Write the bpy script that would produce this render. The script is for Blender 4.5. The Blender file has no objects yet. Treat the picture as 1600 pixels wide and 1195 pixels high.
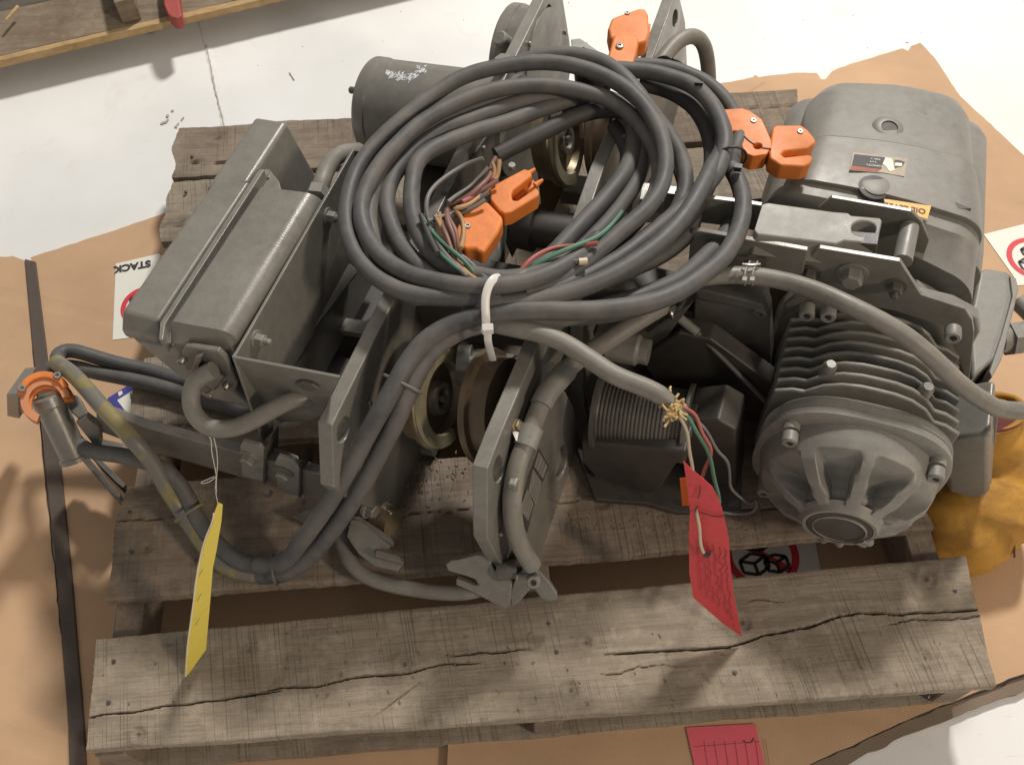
import bpy, bmesh, math, random
from mathutils import Vector, Matrix
from mathutils.geometry import tessellate_polygon
from mathutils import noise as mnoise
random.seed(7)
scene = bpy.context.scene
COL = scene.collection

# ---------------------------------------------------------------- camera
CF = 1500.0; PITCH, YAW, ROLL = 1.0187, 0.0566, -0.0216
CAM = Vector((0.5495, -0.2846, 1.4372))
_cp, _sp = math.cos(PITCH), math.sin(PITCH)
CD = Vector((math.sin(YAW)*_cp, math.cos(YAW)*_cp, -_sp))
_r = Vector((math.cos(YAW), -math.sin(YAW), 0)); _u = _r.cross(CD)
CR = _r*math.cos(ROLL) + _u*math.sin(ROLL)
CU = -_r*math.sin(ROLL) + _u*math.cos(ROLL)
cam = bpy.data.cameras.new('camera'); camo = bpy.data.objects.new('camera', cam); COL.objects.link(camo)
cam.sensor_width = 36; cam.lens = CF*36/1600; cam.clip_end = 100; cam.clip_start = .02
m = Matrix((CR, CU, -CD)).transposed().to_4x4(); m.translation = CAM
camo.matrix_world = m; scene.camera = camo

# ---------------------------------------------------------------- light
w = bpy.data.worlds.new('World'); scene.world = w; w.use_nodes = True
bg = w.node_tree.nodes['Background']; bg.inputs[0].default_value = (1, .955, .905, 1); bg.inputs[1].default_value = .34
def lamp(name, loc, target, power, size, col):
    l = bpy.data.lights.new(name, 'AREA'); l.shape = 'DISK'; l.size = size; l.energy = power; l.color = col
    o = bpy.data.objects.new(name, l); COL.objects.link(o); o.location = loc
    o.rotation_euler = (Vector(target)-Vector(loc)).to_track_quat('-Z', 'Y').to_euler()
lamp('bay_lamp', (2.5, 4.4, 5.0), (.6, .5, .1), 412, .70, (1, .965, .915))
lamp('bay_lamp', (5.2, -3.2, 4.1), (.6, .5, .1), 175, .8, (1, .84, .66))
scene.view_settings.view_transform = 'Standard'; scene.view_settings.look = 'None'
scene.view_settings.exposure = 0; scene.view_settings.gamma = 1
scene.render.engine = 'CYCLES'

# ---------------------------------------------------------------- surveying helpers: a sight line met with a real plane
def ray(x, y): return CD + CR*((x-800)/CF) - CU*((y-597.5)/CF)
def Z(x, y, z):
    q = ray(x, y); return CAM + q*((z-CAM.z)/q.z)
def ON(x, y, o, n):
    q = ray(x, y); return CAM + q*((o-CAM).dot(n)/q.dot(n))
# the hoist's own axes: V along its side plates, U across (it lies tipped 7 degrees), W its own up
TH = math.radians(23); TI = math.radians(7)
V = Vector((math.sin(TH), math.cos(TH), 0)); U0 = Vector((math.cos(TH), -math.sin(TH), 0)); UP = Vector((0, 0, 1))
U = U0*math.cos(TI) + UP*math.sin(TI); W = UP*math.cos(TI) - U0*math.sin(TI)

# ---------------------------------------------------------------- object helpers
WL = {}
def tag(o, label=None, cat=None, group=None, kind=None):
    for k, v in (('label', label), ('category', cat), ('group', group), ('kind', kind)):
        if v: o[k] = v
    return o
def empty(name, loc, label=None, cat=None, group=None, kind=None):
    o = bpy.data.objects.new(name, None); COL.objects.link(o); o.location = loc; o.empty_display_size = .05
    WL[o.name] = Vector(loc); return tag(o, label, cat, group, kind)
def mk(name, verts, faces, mat, parent=None, bevel=0, ang=35, seg=2, flat=False, normals=True):
    verts = [Vector(v) for v in verts]
    c = sum(verts, Vector())/len(verts)
    me = bpy.data.meshes.new(name); me.from_pydata([v-c for v in verts], [], faces)
    if normals:
        b = bmesh.new(); b.from_mesh(me); bmesh.ops.recalc_face_normals(b, faces=b.faces); b.to_mesh(me); b.free()
    if not flat:
        me.shade_smooth(); me.set_sharp_from_angle(angle=math.radians(ang))
    me.materials.append(mat)
    o = bpy.data.objects.new(name, me); COL.objects.link(o)
    pl = WL[parent.name] if parent else Vector()
    o.location = c - pl; WL[o.name] = c
    if parent: o.parent = parent
    if bevel:
        bv = o.modifiers.new('bevel', 'BEVEL'); bv.width = bevel; bv.segments = seg; bv.limit_method = 'ANGLE'
        bv.angle_limit = math.radians(30); bv.harden_normals = True
    return o
class B:
    """collects several shapes for one mesh"""
    def __init__(s): s.v = []; s.f = []
    def add(s, v, f):
        n = len(s.v); s.v += [Vector(p) for p in v]; s.f += [tuple(i+n for i in g) for g in f]; return s
    def obj(s, name, mat, parent=None, **k): return mk(name, s.v, s.f, mat, parent, **k)
def g_prism(pts, ext, holes=()):
    pts = [Vector(p) for p in pts]; ext = Vector(ext)
    if not holes:
        n = len(pts); v = pts + [p+ext for p in pts]
        return v, [tuple(range(n)), tuple(range(2*n-1, n-1, -1))] + [(i, (i+1) % n, n+(i+1) % n, n+i) for i in range(n)]
    loops = [pts]+[[Vector(p) for p in h] for h in holes]
    flat = [p for l in loops for p in l]; n = len(flat)
    b_ = bmesh.new(); vs = [b_.verts.new(p) for p in flat]; es = []; k0 = 0
    for l in loops:
        for i in range(len(l)): es.append(b_.edges.new((vs[k0+i], vs[k0+(i+1) % len(l)])))
        k0 += len(l)
    bmesh.ops.triangle_fill(b_, edges=es, use_beauty=True, normal=ext.normalized()); b_.verts.index_update()
    tris = [tuple(q.index for q in x.verts) for x in b_.faces]; b_.free()
    v = flat+[p+ext for p in flat]; f = [tuple(t) for t in tris]+[tuple(i+n for i in reversed(t)) for t in tris]
    k = 0
    for l in loops:
        for i in range(len(l)):
            a, b = k+i, k+(i+1) % len(l); f.append((a, b, b+n, a+n))
        k += len(l)
    return v, f
def frame(n):
    n = n.normalized(); a = Vector((0, 0, 1)) if abs(n.z) < .9 else Vector((1, 0, 0))
    x = a.cross(n).normalized(); return x, n.cross(x), n
def g_lathe(o, axis, prof, seg=32):
    """prof: (distance along axis, radius)"""
    x, y, n = frame(Vector(axis)); o = Vector(o); v = []; f = []
    for t, r in prof:
        for i in range(seg):
            a = 2*math.pi*i/seg; v.append(o+n*t+(x*math.cos(a)+y*math.sin(a))*r)
    for k in range(len(prof)-1):
        for i in range(seg):
            j = (i+1) % seg; f.append((k*seg+i, k*seg+j, (k+1)*seg+j, (k+1)*seg+i))
    f.append(tuple(reversed(range(seg)))); f.append(tuple(range((len(prof)-1)*seg, len(prof)*seg)))
    return v, f
def g_cyl(a, b, r, seg=24, r2=None):
    a = Vector(a); b = Vector(b); L = (b-a).length; return g_lathe(a, b-a, [(0, r), (L, r if r2 is None else r2)], seg)
def g_box(c, ax, half):
    c = Vector(c); v = []
    for i in (-1, 1):
        for j in (-1, 1):
            for k in (-1, 1): v.append(c+ax[0]*half[0]*i+ax[1]*half[1]*j+ax[2]*half[2]*k)
    return v, [(0, 1, 3, 2), (4, 6, 7, 5), (0, 4, 5, 1), (2, 3, 7, 6), (0, 2, 6, 4), (1, 5, 7, 3)]
def smoothpath(P, step=.006):
    P = [Vector(p) for p in P]
    if len(P) < 3:
        n = max(2, int((P[1]-P[0]).length/step)); return [P[0].lerp(P[1], i/n) for i in range(n+1)]
    Q = [P[0]*2-P[1]]+P+[P[-1]*2-P[-2]]; out = []
    for i in range(1, len(Q)-2):
        a, b, c, d = Q[i-1:i+3]; n = max(2, int((c-b).length/step))
        for k in range(n):
            t = k/n; out.append(.5*((2*b)+(c-a)*t+(2*a-5*b+4*c-d)*t*t+(3*b-a-3*c+d)*t**3))
    out.append(P[-1]); 
    for _ in range(2): out = [out[0]]+[(out[i-1]+out[i]*2+out[i+1])/4 for i in range(1, len(out)-1)]+[out[-1]]
    return out
def g_tube(P, r, seg=12, step=.006, flat=1.0, wob=0):
    P = smoothpath(P, step); v = []; f = []
    t = (P[1]-P[0]).normalized(); x = frame(t)[0] if abs(t.z) > .95 else UP.cross(t).normalized()
    for i, p in enumerate(P):
        tn = (P[min(i+1, len(P)-1)]-P[max(i-1, 0)]).normalized(); x = (x-tn*x.dot(tn)).normalized(); y = tn.cross(x)
        rr = r(i/(len(P)-1)) if callable(r) else r
        if wob: rr *= 1+wob*mnoise.noise(p*60)
        for k in range(seg):
            a = 2*math.pi*k/seg; v.append(p+x*math.cos(a)*rr+y*math.sin(a)*rr*flat)
    n = len(P)
    for i in range(n-1):
        for k in range(seg):
            l = (k+1) % seg; f.append((i*seg+k, i*seg+l, (i+1)*seg+l, (i+1)*seg+k))
    f.append(tuple(reversed(range(seg)))); f.append(tuple(range((n-1)*seg, n*seg)))
    return v, f
def tube(name, P, r, mat, parent=None, **k):
    v, f = g_tube(P, r, **k); return mk(name, v, f, mat, parent, ang=50)
def PP(pts, z=None):  # pixel points -> 3D; z may be per point
    return [Z(p[0], p[1], p[2] if len(p) > 2 else z) for p in pts]
def hp(name, pts, z, down, mat, parent=None, holes=(), lean=Vector((0, 0, 0)), **k):
    P = PP(pts, z); H = [PP(h, z) for h in holes]
    v, f = g_prism(P, Vector((0, 0, -down))+lean, H); return mk(name, v, f, mat, parent, **k)
def pl(name, pts, o, n, ext, mat, parent=None, holes=(), **k):
    P = [ON(x, y, o, n) for x, y in pts]; H = [[ON(x, y, o, n) for x, y in h] for h in holes]
    v, f = g_prism(P, ext, H); return mk(name, v, f, mat, parent, **k)
def ell(cx, cy, rx, ry, n=20, rot=0):
    c, s = math.cos(rot), math.sin(rot)
    return [(cx+rx*math.cos(a)*c-ry*math.sin(a)*s, cy+rx*math.cos(a)*s+ry*math.sin(a)*c) for a in [2*math.pi*i/n for i in range(n)]]
def bolt(name, p, n, r, h, mat, parent, washer=True, stud=0):
    b = B(); n = Vector(n).normalized(); p = Vector(p)
    if washer: b.add(*g_lathe(p, n, [(-.002, r*1.45), (r*.22, r*1.45), (r*.22, r*.9)], 20))
    b.add(*g_lathe(p+n*r*.2, n, [(0, r), (h*.85, r), (h, r*.82)], 6))
    if stud: b.add(*g_lathe(p+n*h, n, [(0, r*.5), (stud*.85, r*.5), (stud, r*.3)], 12))
    return b.obj(name, mat, parent, ang=30)
def caphead(name, p, n, r, h, mat, parent):
    n = Vector(n).normalized()
    return mk(name, *g_lathe(p, n, [(-.002, r), (h*.85, r), (h, r*.85), (h, r*.5), (h*.45, r*.45), (h*.45, .0002)], 16), mat, parent)

# ---------------------------------------------------------------- materials
def mat_new(name):
    m = bpy.data.materials.new(name); m.use_nodes = True; nt = m.node_tree
    return m, nt, nt.nodes, nt.links, nt.nodes['Principled BSDF']
def N(nt, t, **k):
    n = nt.nodes.new(t)
    for a, b in k.items():
        if a.startswith('_'): setattr(n, a[1:], b)
        else: n.inputs[a].default_value = b
    return n
def ramp(nt, src, stops):
    r = nt.nodes.new('ShaderNodeValToRGB'); e = r.color_ramp.elements
    while len(e) > len(stops): e.remove(e[-1])
    while len(e) < len(stops): e.new(.5)
    for i, (p, c) in enumerate(stops): e[i].position = p; e[i].color = (c[0], c[1], c[2], 1) if not isinstance(c, (int, float)) else (c, c, c, 1)
    nt.links.new(src, r.inputs[0]); return r.outputs[0]
def coords(nt, scale=(1, 1, 1), rot=(0, 0, 0), rnd=True, world=False, pre=None):
    if world: src = nt.nodes.new('ShaderNodeNewGeometry').outputs['Position']
    else: src = nt.nodes.new('ShaderNodeTexCoord').outputs['Object']
    mp = nt.nodes.new('ShaderNodeMapping'); mp.inputs['Scale'].default_value = scale; mp.inputs['Rotation'].default_value = rot
    if pre is not None:
        m0 = nt.nodes.new('ShaderNodeMapping'); m0.inputs['Rotation'].default_value = (0, 0, pre); nt.links.new(src, m0.inputs['Vector']); src = m0.outputs[0]
    nt.links.new(src, mp.inputs['Vector'])
    if rnd and not world:
        oi = nt.nodes.new('ShaderNodeObjectInfo'); mu = N(nt, 'ShaderNodeMath', _operation='MULTIPLY'); mu.inputs[1].default_value = 17
        nt.links.new(oi.outputs['Random'], mu.inputs[0]); cx = nt.nodes.new('ShaderNodeCombineXYZ')
        for i in range(3): nt.links.new(mu.outputs[0], cx.inputs[i])
        nt.links.new(cx.outputs[0], mp.inputs['Location'])
    return mp.outputs[0]
def nz(nt, vec, scale, detail=6, rough=.6, dist=0):
    n = N(nt, 'ShaderNodeTexNoise', Scale=scale, Detail=detail, Roughness=rough, Distortion=dist); nt.links.new(vec, n.inputs['Vector']); return n.outputs['Fac']
def mixc(nt, fac, a, b, mode='MIX'):
    n = N(nt, 'ShaderNodeMix', _data_type='RGBA', _blend_type=mode)
    for s, i in ((fac, 0), (a, 6), (b, 7)):
        if isinstance(s, (int, float)): n.inputs[i].default_value = s
        elif isinstance(s, tuple): n.inputs[i].default_value = (*s, 1)
        else: nt.links.new(s, n.inputs[i])
    return n.outputs[2]
def math2(nt, op, a, b=0.0):
    n = N(nt, 'ShaderNodeMath', _operation=op)
    for s, i in ((a, 0), (b, 1)):
        if isinstance(s, (int, float)): n.inputs[i].default_value = s
        else: nt.links.new(s, n.inputs[i])
    return n.outputs[0]
def bump(nt, bsdf, h, strength=.3, dist=.001):
    n = N(nt, 'ShaderNodeBump', Strength=strength, Distance=dist); nt.links.new(h, n.inputs['Height']); nt.links.new(n.outputs[0], bsdf.inputs['Normal'])

def m_paint(name, c, rough=.42, metal=0.0, dust=(.33, .30, .26), dustamt=.35, wear=.0, spec=.5, rust=.0):
    m, nt, _, L, b = mat_new(name); vec = coords(nt)
    n1 = nz(nt, vec, 9, 7, .65); n2 = nz(nt, vec, 70, 4, .6); n3 = nz(nt, vec, 420, 3, .5)
    base = mixc(nt, ramp(nt, n2, [(.3, 0), (.75, 1)]), tuple(x*.86 for x in c), tuple(min(1, x*1.10) for x in c))
    f = math2(nt, 'MULTIPLY', ramp(nt, n1, [(.42, 0), (.72, 1)]), dustamt)
    col = mixc(nt, f, base, dust)
    st = ramp(nt, nz(nt, vec, 24, 9, .78, .9), [(.60, 0), (.72, 1)])
    col = mixc(nt, math2(nt, 'MULTIPLY', st, .35), col, tuple(x*.42 for x in c))
    col = mixc(nt, math2(nt, 'MULTIPLY', ramp(nt, n3, [(.62, 0), (.72, 1)]), .22), col, tuple(min(1, x*1.7) for x in c))
    col = mixc(nt, math2(nt, 'MULTIPLY', ramp(nt, nz(nt, vec, 190, 2), [(.68, 0), (.74, 1)]), .5), col, tuple(x*.45 for x in c))
    if rust:
        col = mixc(nt, math2(nt, 'MULTIPLY', ramp(nt, nz(nt, vec, 33, 6, .8), [(.69, 0), (.74, 1)]), rust), col, (.20, .085, .03))
    ro = ramp(nt, n1, [(.3, rough-.10), (.7, rough+.16)])
    if wear:
        be = N(nt, 'ShaderNodeBevel', Radius=.0016); be.samples = 4; ge = nt.nodes.new('ShaderNodeNewGeometry')
        dt = N(nt, 'ShaderNodeVectorMath', _operation='DOT_PRODUCT'); L.new(be.outputs[0], dt.inputs[0]); L.new(ge.outputs['Normal'], dt.inputs[1])
        ed = ramp(nt, math2(nt, 'SUBTRACT', 1, dt.outputs['Value']), [(.01, 0), (.10, 1)])
        ed = math2(nt, 'MULTIPLY', ed, math2(nt, 'MULTIPLY', ramp(nt, nz(nt, vec, 55, 5, .7), [(.40, .15), (.60, 1)]), wear))
        col = mixc(nt, ed, col, (.42, .40, .36))
    L.new(col, b.inputs['Base Color']); L.new(ro, b.inputs['Roughness'])
    b.inputs['Metallic'].default_value = metal; b.inputs['Specular IOR Level'].default_value = spec
    bump(nt, b, math2(nt, 'ADD', n3, math2(nt, 'MULTIPLY', n2, .8)), .25, .0007); return m
PAINT = m_paint('grey_machine_paint', (.200, .187, .162), .32, .18, dust=(.27, .256, .228), dustamt=.22, wear=.7, rust=.3)
CAST = m_paint('grey_cast_paint', (.212, .200, .176), .48, .06, dust=(.29, .27, .23), dustamt=.45, wear=.6, rust=.3)
DARK = m_paint('dark_paint_and_shade', (.055, .048, .042), .5, dust=(.12, .10, .08), dustamt=.4)  # near-black for dark parts; also paints shade into recesses and gaps
SHADED = m_paint('shade_darkened_paint', (.045, .040, .035), .42, dust=(.09, .075, .06), dustamt=.5, rust=.3)  # machine grey darkened so the colour itself holds the drum's shade
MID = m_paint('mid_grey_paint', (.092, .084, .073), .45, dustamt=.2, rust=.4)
STEEL = m_paint('zinc_steel', (.36, .33, .28), .34, .75, dustamt=.3)
BRASS = m_paint('yellow_zinc', (.27, .21, .13), .36, .35, dust=(.12, .08, .05), dustamt=.6)
PALEB = m_paint('pale_worn_flange', (.40, .36, .24), .38, .3, dust=(.25, .2, .12), dustamt=.5)
RUSTW = m_paint('rusty_wheel', (.13, .095, .06), .45, .4, dust=(.17, .10, .05), dustamt=.5)
OILY = m_paint('yellow_grease', (.16, .10, .02), .25, 0, dust=(.04, .03, .02), dustamt=.8)
ORANGE = m_paint('orange_plastic', (.70, .20, .035), .46, 0, dust=(.40, .15, .06), dustamt=.45, spec=.35)
CABLE = m_paint('grey_cable_jacket', (.086, .084, .083), .56, 0, dust=(.21, .185, .16), dustamt=.7, spec=.35)
CABLED = m_paint('black_cable_jacket', (.050, .045, .043), .6, 0, dust=(.10, .09, .08), dustamt=.4)
HOSE = m_paint('grey_hose', (.185, .170, .143), .46, 0, dustamt=.45)
def m_stained(name):
    m, nt, _, L, b = mat_new(name); vec = coords(nt)
    f = ramp(nt, nz(nt, vec, 20, 4, .6), [(.46, 0), (.52, 1)])
    col = mixc(nt, f, (.15, .14, .12), (.22, .185, .08)); L.new(col, b.inputs['Base Color']); b.inputs['Roughness'].default_value = .45
    bump(nt, b, nz(nt, vec, 120, 3), .15); return m
STAINED = m_stained('paint_stained_cable')
def m_simple(name, c, rough=.5, var=.15, scale=60, metal=0):
    m, nt, _, L, b = mat_new(name); vec = coords(nt); n = nz(nt, vec, scale, 4)
    L.new(mixc(nt, n, tuple(x*(1-var) for x in c), tuple(min(1, x*(1+var)) for x in c)), b.inputs['Base Color'])
    b.inputs['Roughness'].default_value = rough; b.inputs['Metallic'].default_value = metal; bump(nt, b, n, .1); return m
W_RED = m_simple('red_wire', (.33, .09, .07)); W_GRN = m_simple('green_wire', (.07, .17, .11)); W_TAN = m_simple('tan_wire', (.36, .21, .10))
W_GREY = m_simple('grey_wire', (.15, .14, .13)); W_WHT = m_simple('white_wire', (.50, .43, .30)); W_PNK = m_simple('pink_wire', (.55, .10, .12))
W_BRN = m_simple('brown_wire', (.19, .09, .07))
FLUFF = m_simple('frayed_filler', (.50, .36, .17), .9, .4, 200)
ZIP = m_simple('white_nylon', (.62, .60, .56), .35, .05)
BLACK = m_simple('black_nylon', (.02, .02, .02), .4)
WHITEP = m_simple('white_label_paper', (.72, .70, .62), .6, .05)
REDINK = m_simple('red_ink', (.60, .035, .05), .55, .08); BLKINK = m_simple('black_ink', (.035, .03, .03), .6, .1)
BLUEP = m_simple('blue_print', (.05, .05, .25), .5, .1)
YELST = m_simple('yellow_sticker', (.75, .38, .06), .45, .2, 300); ORST = m_simple('orange_sticker', (.62, .13, .02), .45)
CHALK = m_simple('white_scuff', (.6, .6, .62), .8)
STRING = m_simple('white_thread', (.65, .62, .55), .8)
REDPAINT = m_simple('red_paint_wood', (.30, .055, .045), .6, .3, 30)
def m_wood(name, a, b_, c, saw=True, sawrot=.2):
    m, nt, _, L, bs = mat_new(name)
    vec = coords(nt, (1, 16, 16)); vec2 = coords(nt, (1, 1, 1)); g1 = nz(nt, vec, 5, 8, .62, .5); g2 = nz(nt, vec, 26, 5, .6, .2)
    big = nz(nt, vec2, 5, 8, .72, .4); fine = nz(nt, vec2, 500, 2); med = nz(nt, vec2, 38, 7, .72)
    col = mixc(nt, ramp(nt, big, [(.32, 0), (.62, 1)]), a, b_)
    col = mixc(nt, math2(nt, 'MULTIPLY', ramp(nt, g1, [(.36, 1), (.56, 0)]), .38), col, tuple(x*.6 for x in a))
    col = mixc(nt, math2(nt, 'MULTIPLY', ramp(nt, g2, [(.35, 1), (.50, 0)]), .30), col, tuple(x*.5 for x in a))
    col = mixc(nt, math2(nt, 'MULTIPLY', ramp(nt, med, [(.50, 0), (.70, 1)]), .55), col, c)
    col = mixc(nt, math2(nt, 'MULTIPLY', ramp(nt, nz(nt, vec2, 9, 9, .8, .6), [(.56, 0), (.70, 1)]), .55), col, tuple(x*.42 for x in a))
    h = math2(nt, 'ADD', math2(nt, 'ADD', g1, math2(nt, 'MULTIPLY', med, .5)), math2(nt, 'MULTIPLY', fine, .3))
    if saw:  # circular-saw scores running across the board, oblique and broken
        v4 = coords(nt, (430, 3.0, 3.0), pre=sawrot); brk = nz(nt, v4, 1.0, 2, .5, .0); msk = nz(nt, vec2, 8, 5, .7)
        s_ = math2(nt, 'MULTIPLY', ramp(nt, brk, [(.56, 0), (.66, 1)]), ramp(nt, msk, [(.42, .16), (.58, 1)]))
        col = mixc(nt, math2(nt, 'MULTIPLY', s_, .48), col, tuple(x*.28 for x in a)); h = math2(nt, 'SUBTRACT', h, math2(nt, 'MULTIPLY', s_, .7))
    at = nt.nodes.new('ShaderNodeAttribute'); at.attribute_name = 'knot'
    col = mixc(nt, math2(nt, 'MULTIPLY', at.outputs['Fac'], .85), col, (.055, .038, .026))
    L.new(col, bs.inputs['Base Color']); bs.inputs['Roughness'].default_value = .82; bs.inputs['Specular IOR Level'].default_value = .25
    bump(nt, bs, h, .6, .0016); return m
WOOD = m_wood('weathered_pallet_wood', (.215, .172, .128), (.315, .262, .20), (.40, .34, .26), True, -.14)
WOOD2 = m_wood('weathered_pallet_wood_brown', (.175, .132, .098), (.265, .212, .16), (.33, .275, .21), True, -.05)
WOODD = m_wood('brown_rack_wood', (.15, .11, .075), (.24, .19, .135), (.28, .22, .16), False)
WOODY = m_wood('fresh_pine', (.36, .24, .115), (.48, .33, .17), (.45, .33, .19), False)
def m_card(name, c):
    m, nt, _, L, b = mat_new(name); vec = coords(nt, world=True); n1 = nz(nt, vec, 4, 5); n2 = nz(nt, vec, 90, 4)
    col = mixc(nt, ramp(nt, n1, [(.3, 0), (.7, 1)]), tuple(x*.82 for x in c), tuple(x*1.08 for x in c))
    col = mixc(nt, math2(nt, 'MULTIPLY', n2, .16), col, (.3, .2, .12))
    st = ramp(nt, nz(nt, vec, 9, 8, .75, .5), [(.62, 0), (.75, 1)]); col = mixc(nt, math2(nt, 'MULTIPLY', st, .25), col, tuple(x*.5 for x in c))
    L.new(col, b.inputs['Base Color']); b.inputs['Roughness'].default_value = .75; b.inputs['Specular IOR Level'].default_value = .25
    v3 = coords(nt, world=True, rot=(0, 0, .5)); w_ = N(nt, 'ShaderNodeTexWave', Scale=55, Distortion=.3, _bands_direction='X'); L.new(v3, w_.inputs['Vector'])
    w2 = N(nt, 'ShaderNodeTexWave', Scale=.9, Distortion=.35, Detail=4, _bands_direction='Y'); L.new(coords(nt, world=True, rot=(0, 0, .35)), w2.inputs['Vector'])
    cre = ramp(nt, w2.outputs['Fac'], [(.0, 0), (.02, 1)])
    bump(nt, b, math2(nt, 'ADD', math2(nt, 'ADD', math2(nt, 'MULTIPLY', w_.outputs['Fac'], .12), math2(nt, 'MULTIPLY', n1, 3)), math2(nt, 'MULTIPLY', cre, 1.5)), .22, .002); return m
CARD = m_card('brown_cardboard', (.54, .35, .21)); CARDD = m_card('cardboard_edge', (.20, .155, .115))
RAIL = m_card('dark_worn_rail', (.085, .070, .060))
def m_floor():
    m, nt, _, L, b = mat_new('white_painted_concrete'); vec = coords(nt, world=True)
    n1 = nz(nt, vec, 2.2, 8, .6); n2 = nz(nt, vec, 40, 5, .7); n3 = nz(nt, vec, 130, 3)
    col = mixc(nt, ramp(nt, n1, [(.35, 0), (.65, 1)]), (.69, .68, .65), (.78, .77, .75))
    sp = ramp(nt, nz(nt, vec, 55, 4, .8), [(.70, 0), (.76, 1)]); col = mixc(nt, math2(nt, 'MULTIPLY', sp, .35), col, (.38, .33, .27))
    sm = ramp(nt, nz(nt, vec, 7, 8, .8, .8), [(.56, 0), (.74, 1)]); col = mixc(nt, math2(nt, 'MULTIPLY', sm, .38), col, (.55, .47, .38))
    sc = nz(nt, coords(nt, (6, 60, 1), (0, 0, .9), world=True), 2, 4, .6); col = mixc(nt, math2(nt, 'MULTIPLY', ramp(nt, sc, [(.68, 0), (.72, 1)]), .14), col, (.3, .27, .24))
    L.new(col, b.inputs['Base Color']); b.inputs['Roughness'].default_value = .45; b.inputs['Specular IOR Level'].default_value = .3
    bump(nt, b, math2(nt, 'ADD', n3, n2), .08, .001); return m
FLOOR = m_floor()
def m_cloth(name, a, b2):
    m, nt, _, L, b = mat_new(name); vec = coords(nt); n1 = nz(nt, vec, 16, 7, .65, .4); n2 = nz(nt, vec, 300, 3)
    col = mixc(nt, ramp(nt, n1, [(.38, 0), (.62, 1)]), a, b2); L.new(col, b.inputs['Base Color']); b.inputs['Roughness'].default_value = .8
    bump(nt, b, math2(nt, 'ADD', n2, n1), .3, .0015); return m
MUST = m_cloth('mustard_leather', (.27, .13, .022), (.45, .23, .028)); MAROON = m_cloth('maroon_lining', (.10, .015, .012), (.16, .025, .02))
def m_paper(name, c, dark, lines=60, amt=.5):
    m, nt, _, L, b = mat_new(name); v = coords(nt, (14, 1, lines)); n = nz(nt, v, 9, 4, .6)
    L.new(mixc(nt, math2(nt, 'MULTIPLY', ramp(nt, n, [(.58, 0), (.66, 1)]), amt), c, dark), b.inputs['Base Color']); b.inputs['Roughness'].default_value = .65; return m
REDTAG = m_paper('red_tag_card', (.58, .055, .06), (.2, .02, .04)); YELTAG = m_paper('yellow_tag_card', (.72, .58, .10), (.3, .22, .06), 40, .2)
RULE = m_simple('faint_rule', (.38, .06, .09))
PINKP = m_simple('pink_paper', (.74, .12, .16), .7, .06)
# ================================================================ THE SETTING
v, f = g_prism([(-14, -10, 0), (14, -10, 0), (14, 16, 0), (-14, 16, 0)], (0, 0, -.1))
tag(mk('floor', v, f, FLOOR), kind='structure')
def ribbon(name, pts, wd, z, mat, parent=None, th=.0008, jit=.4):
    P = smoothpath([Z(x, y, z) for x, y in pts], .008); vv = []; ff = []
    for i, p in enumerate(P):
        t = (P[min(i+1, len(P)-1)]-P[max(i-1, 0)]).normalized(); s = UP.cross(t)
        a = wd*(1+jit*mnoise.noise(p*70)); c = wd*(1+jit*mnoise.noise(p*70+Vector((5, 5, 5))))
        vv += [p+s*a, p-s*c, p-s*c-UP*th, p+s*a-UP*th]
    for i in range(len(P)-1):
        for k in range(4): ff.append((i*4+k, i*4+(k+1) % 4, i*4+4+(k+1) % 4, i*4+4+k))
    ff += [(3, 2, 1, 0), tuple(len(vv)-4+k for k in range(4))]
    return mk(name, vv, ff, mat, parent, ang=30)
M_SEAM = m_simple('seam_filler_stain', (.42, .37, .30), .8, .4, 80); M_SEAM2 = m_simple('seam_filler', (.72, .715, .69), .6, .1, 80)
M_SCUFF = m_simple('rubber_scuff', (.40, .34, .33), .7, .4, 200)
sj = tag(ribbon('floor_seam', [(296, -30), (305, 10), (318, 45), (328, 90), (340, 140), (352, 200), (360, 250)], .0065, .0012, M_SEAM2), kind='structure')
ribbon('seam_stain', [(322, 70), (330, 108), (336, 140), (345, 175), (351, 200)], .0013, .0026, M_SEAM, sj, jit=1.6)
for pts in [[(252, 194), (256, 190), (259, 192), (263, 186)], [(261, 183), (262, 179)], [(274, 199), (279, 192)], [(283, 188), (287, 183)], [(268, 174), (271, 172)]]:
    ribbon('scuff', pts, .0022, .0026, M_SCUFF, sj, jit=1.5)
ribbon('scuff', [(452, 113), (456, 119), (460, 125)], .0010, .0026, M_SCUFF, sj, jit=1)

def sheet(pts, z, th, ragged=.0022, step=.012):
    P = [Z(x, y, z) for x, y in pts]; out = []
    for i in range(len(P)):
        a, b = P[i], P[(i+1) % len(P)]; n = max(1, int((b-a).length/step)); s = UP.cross(b-a).normalized()
        for k in range(n):
            p = a.lerp(b, k/n); out.append(p+s*ragged*mnoise.noise(p*55)*(0 if k == 0 else 1))
    return g_prism(out, (0, 0, -th))
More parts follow.
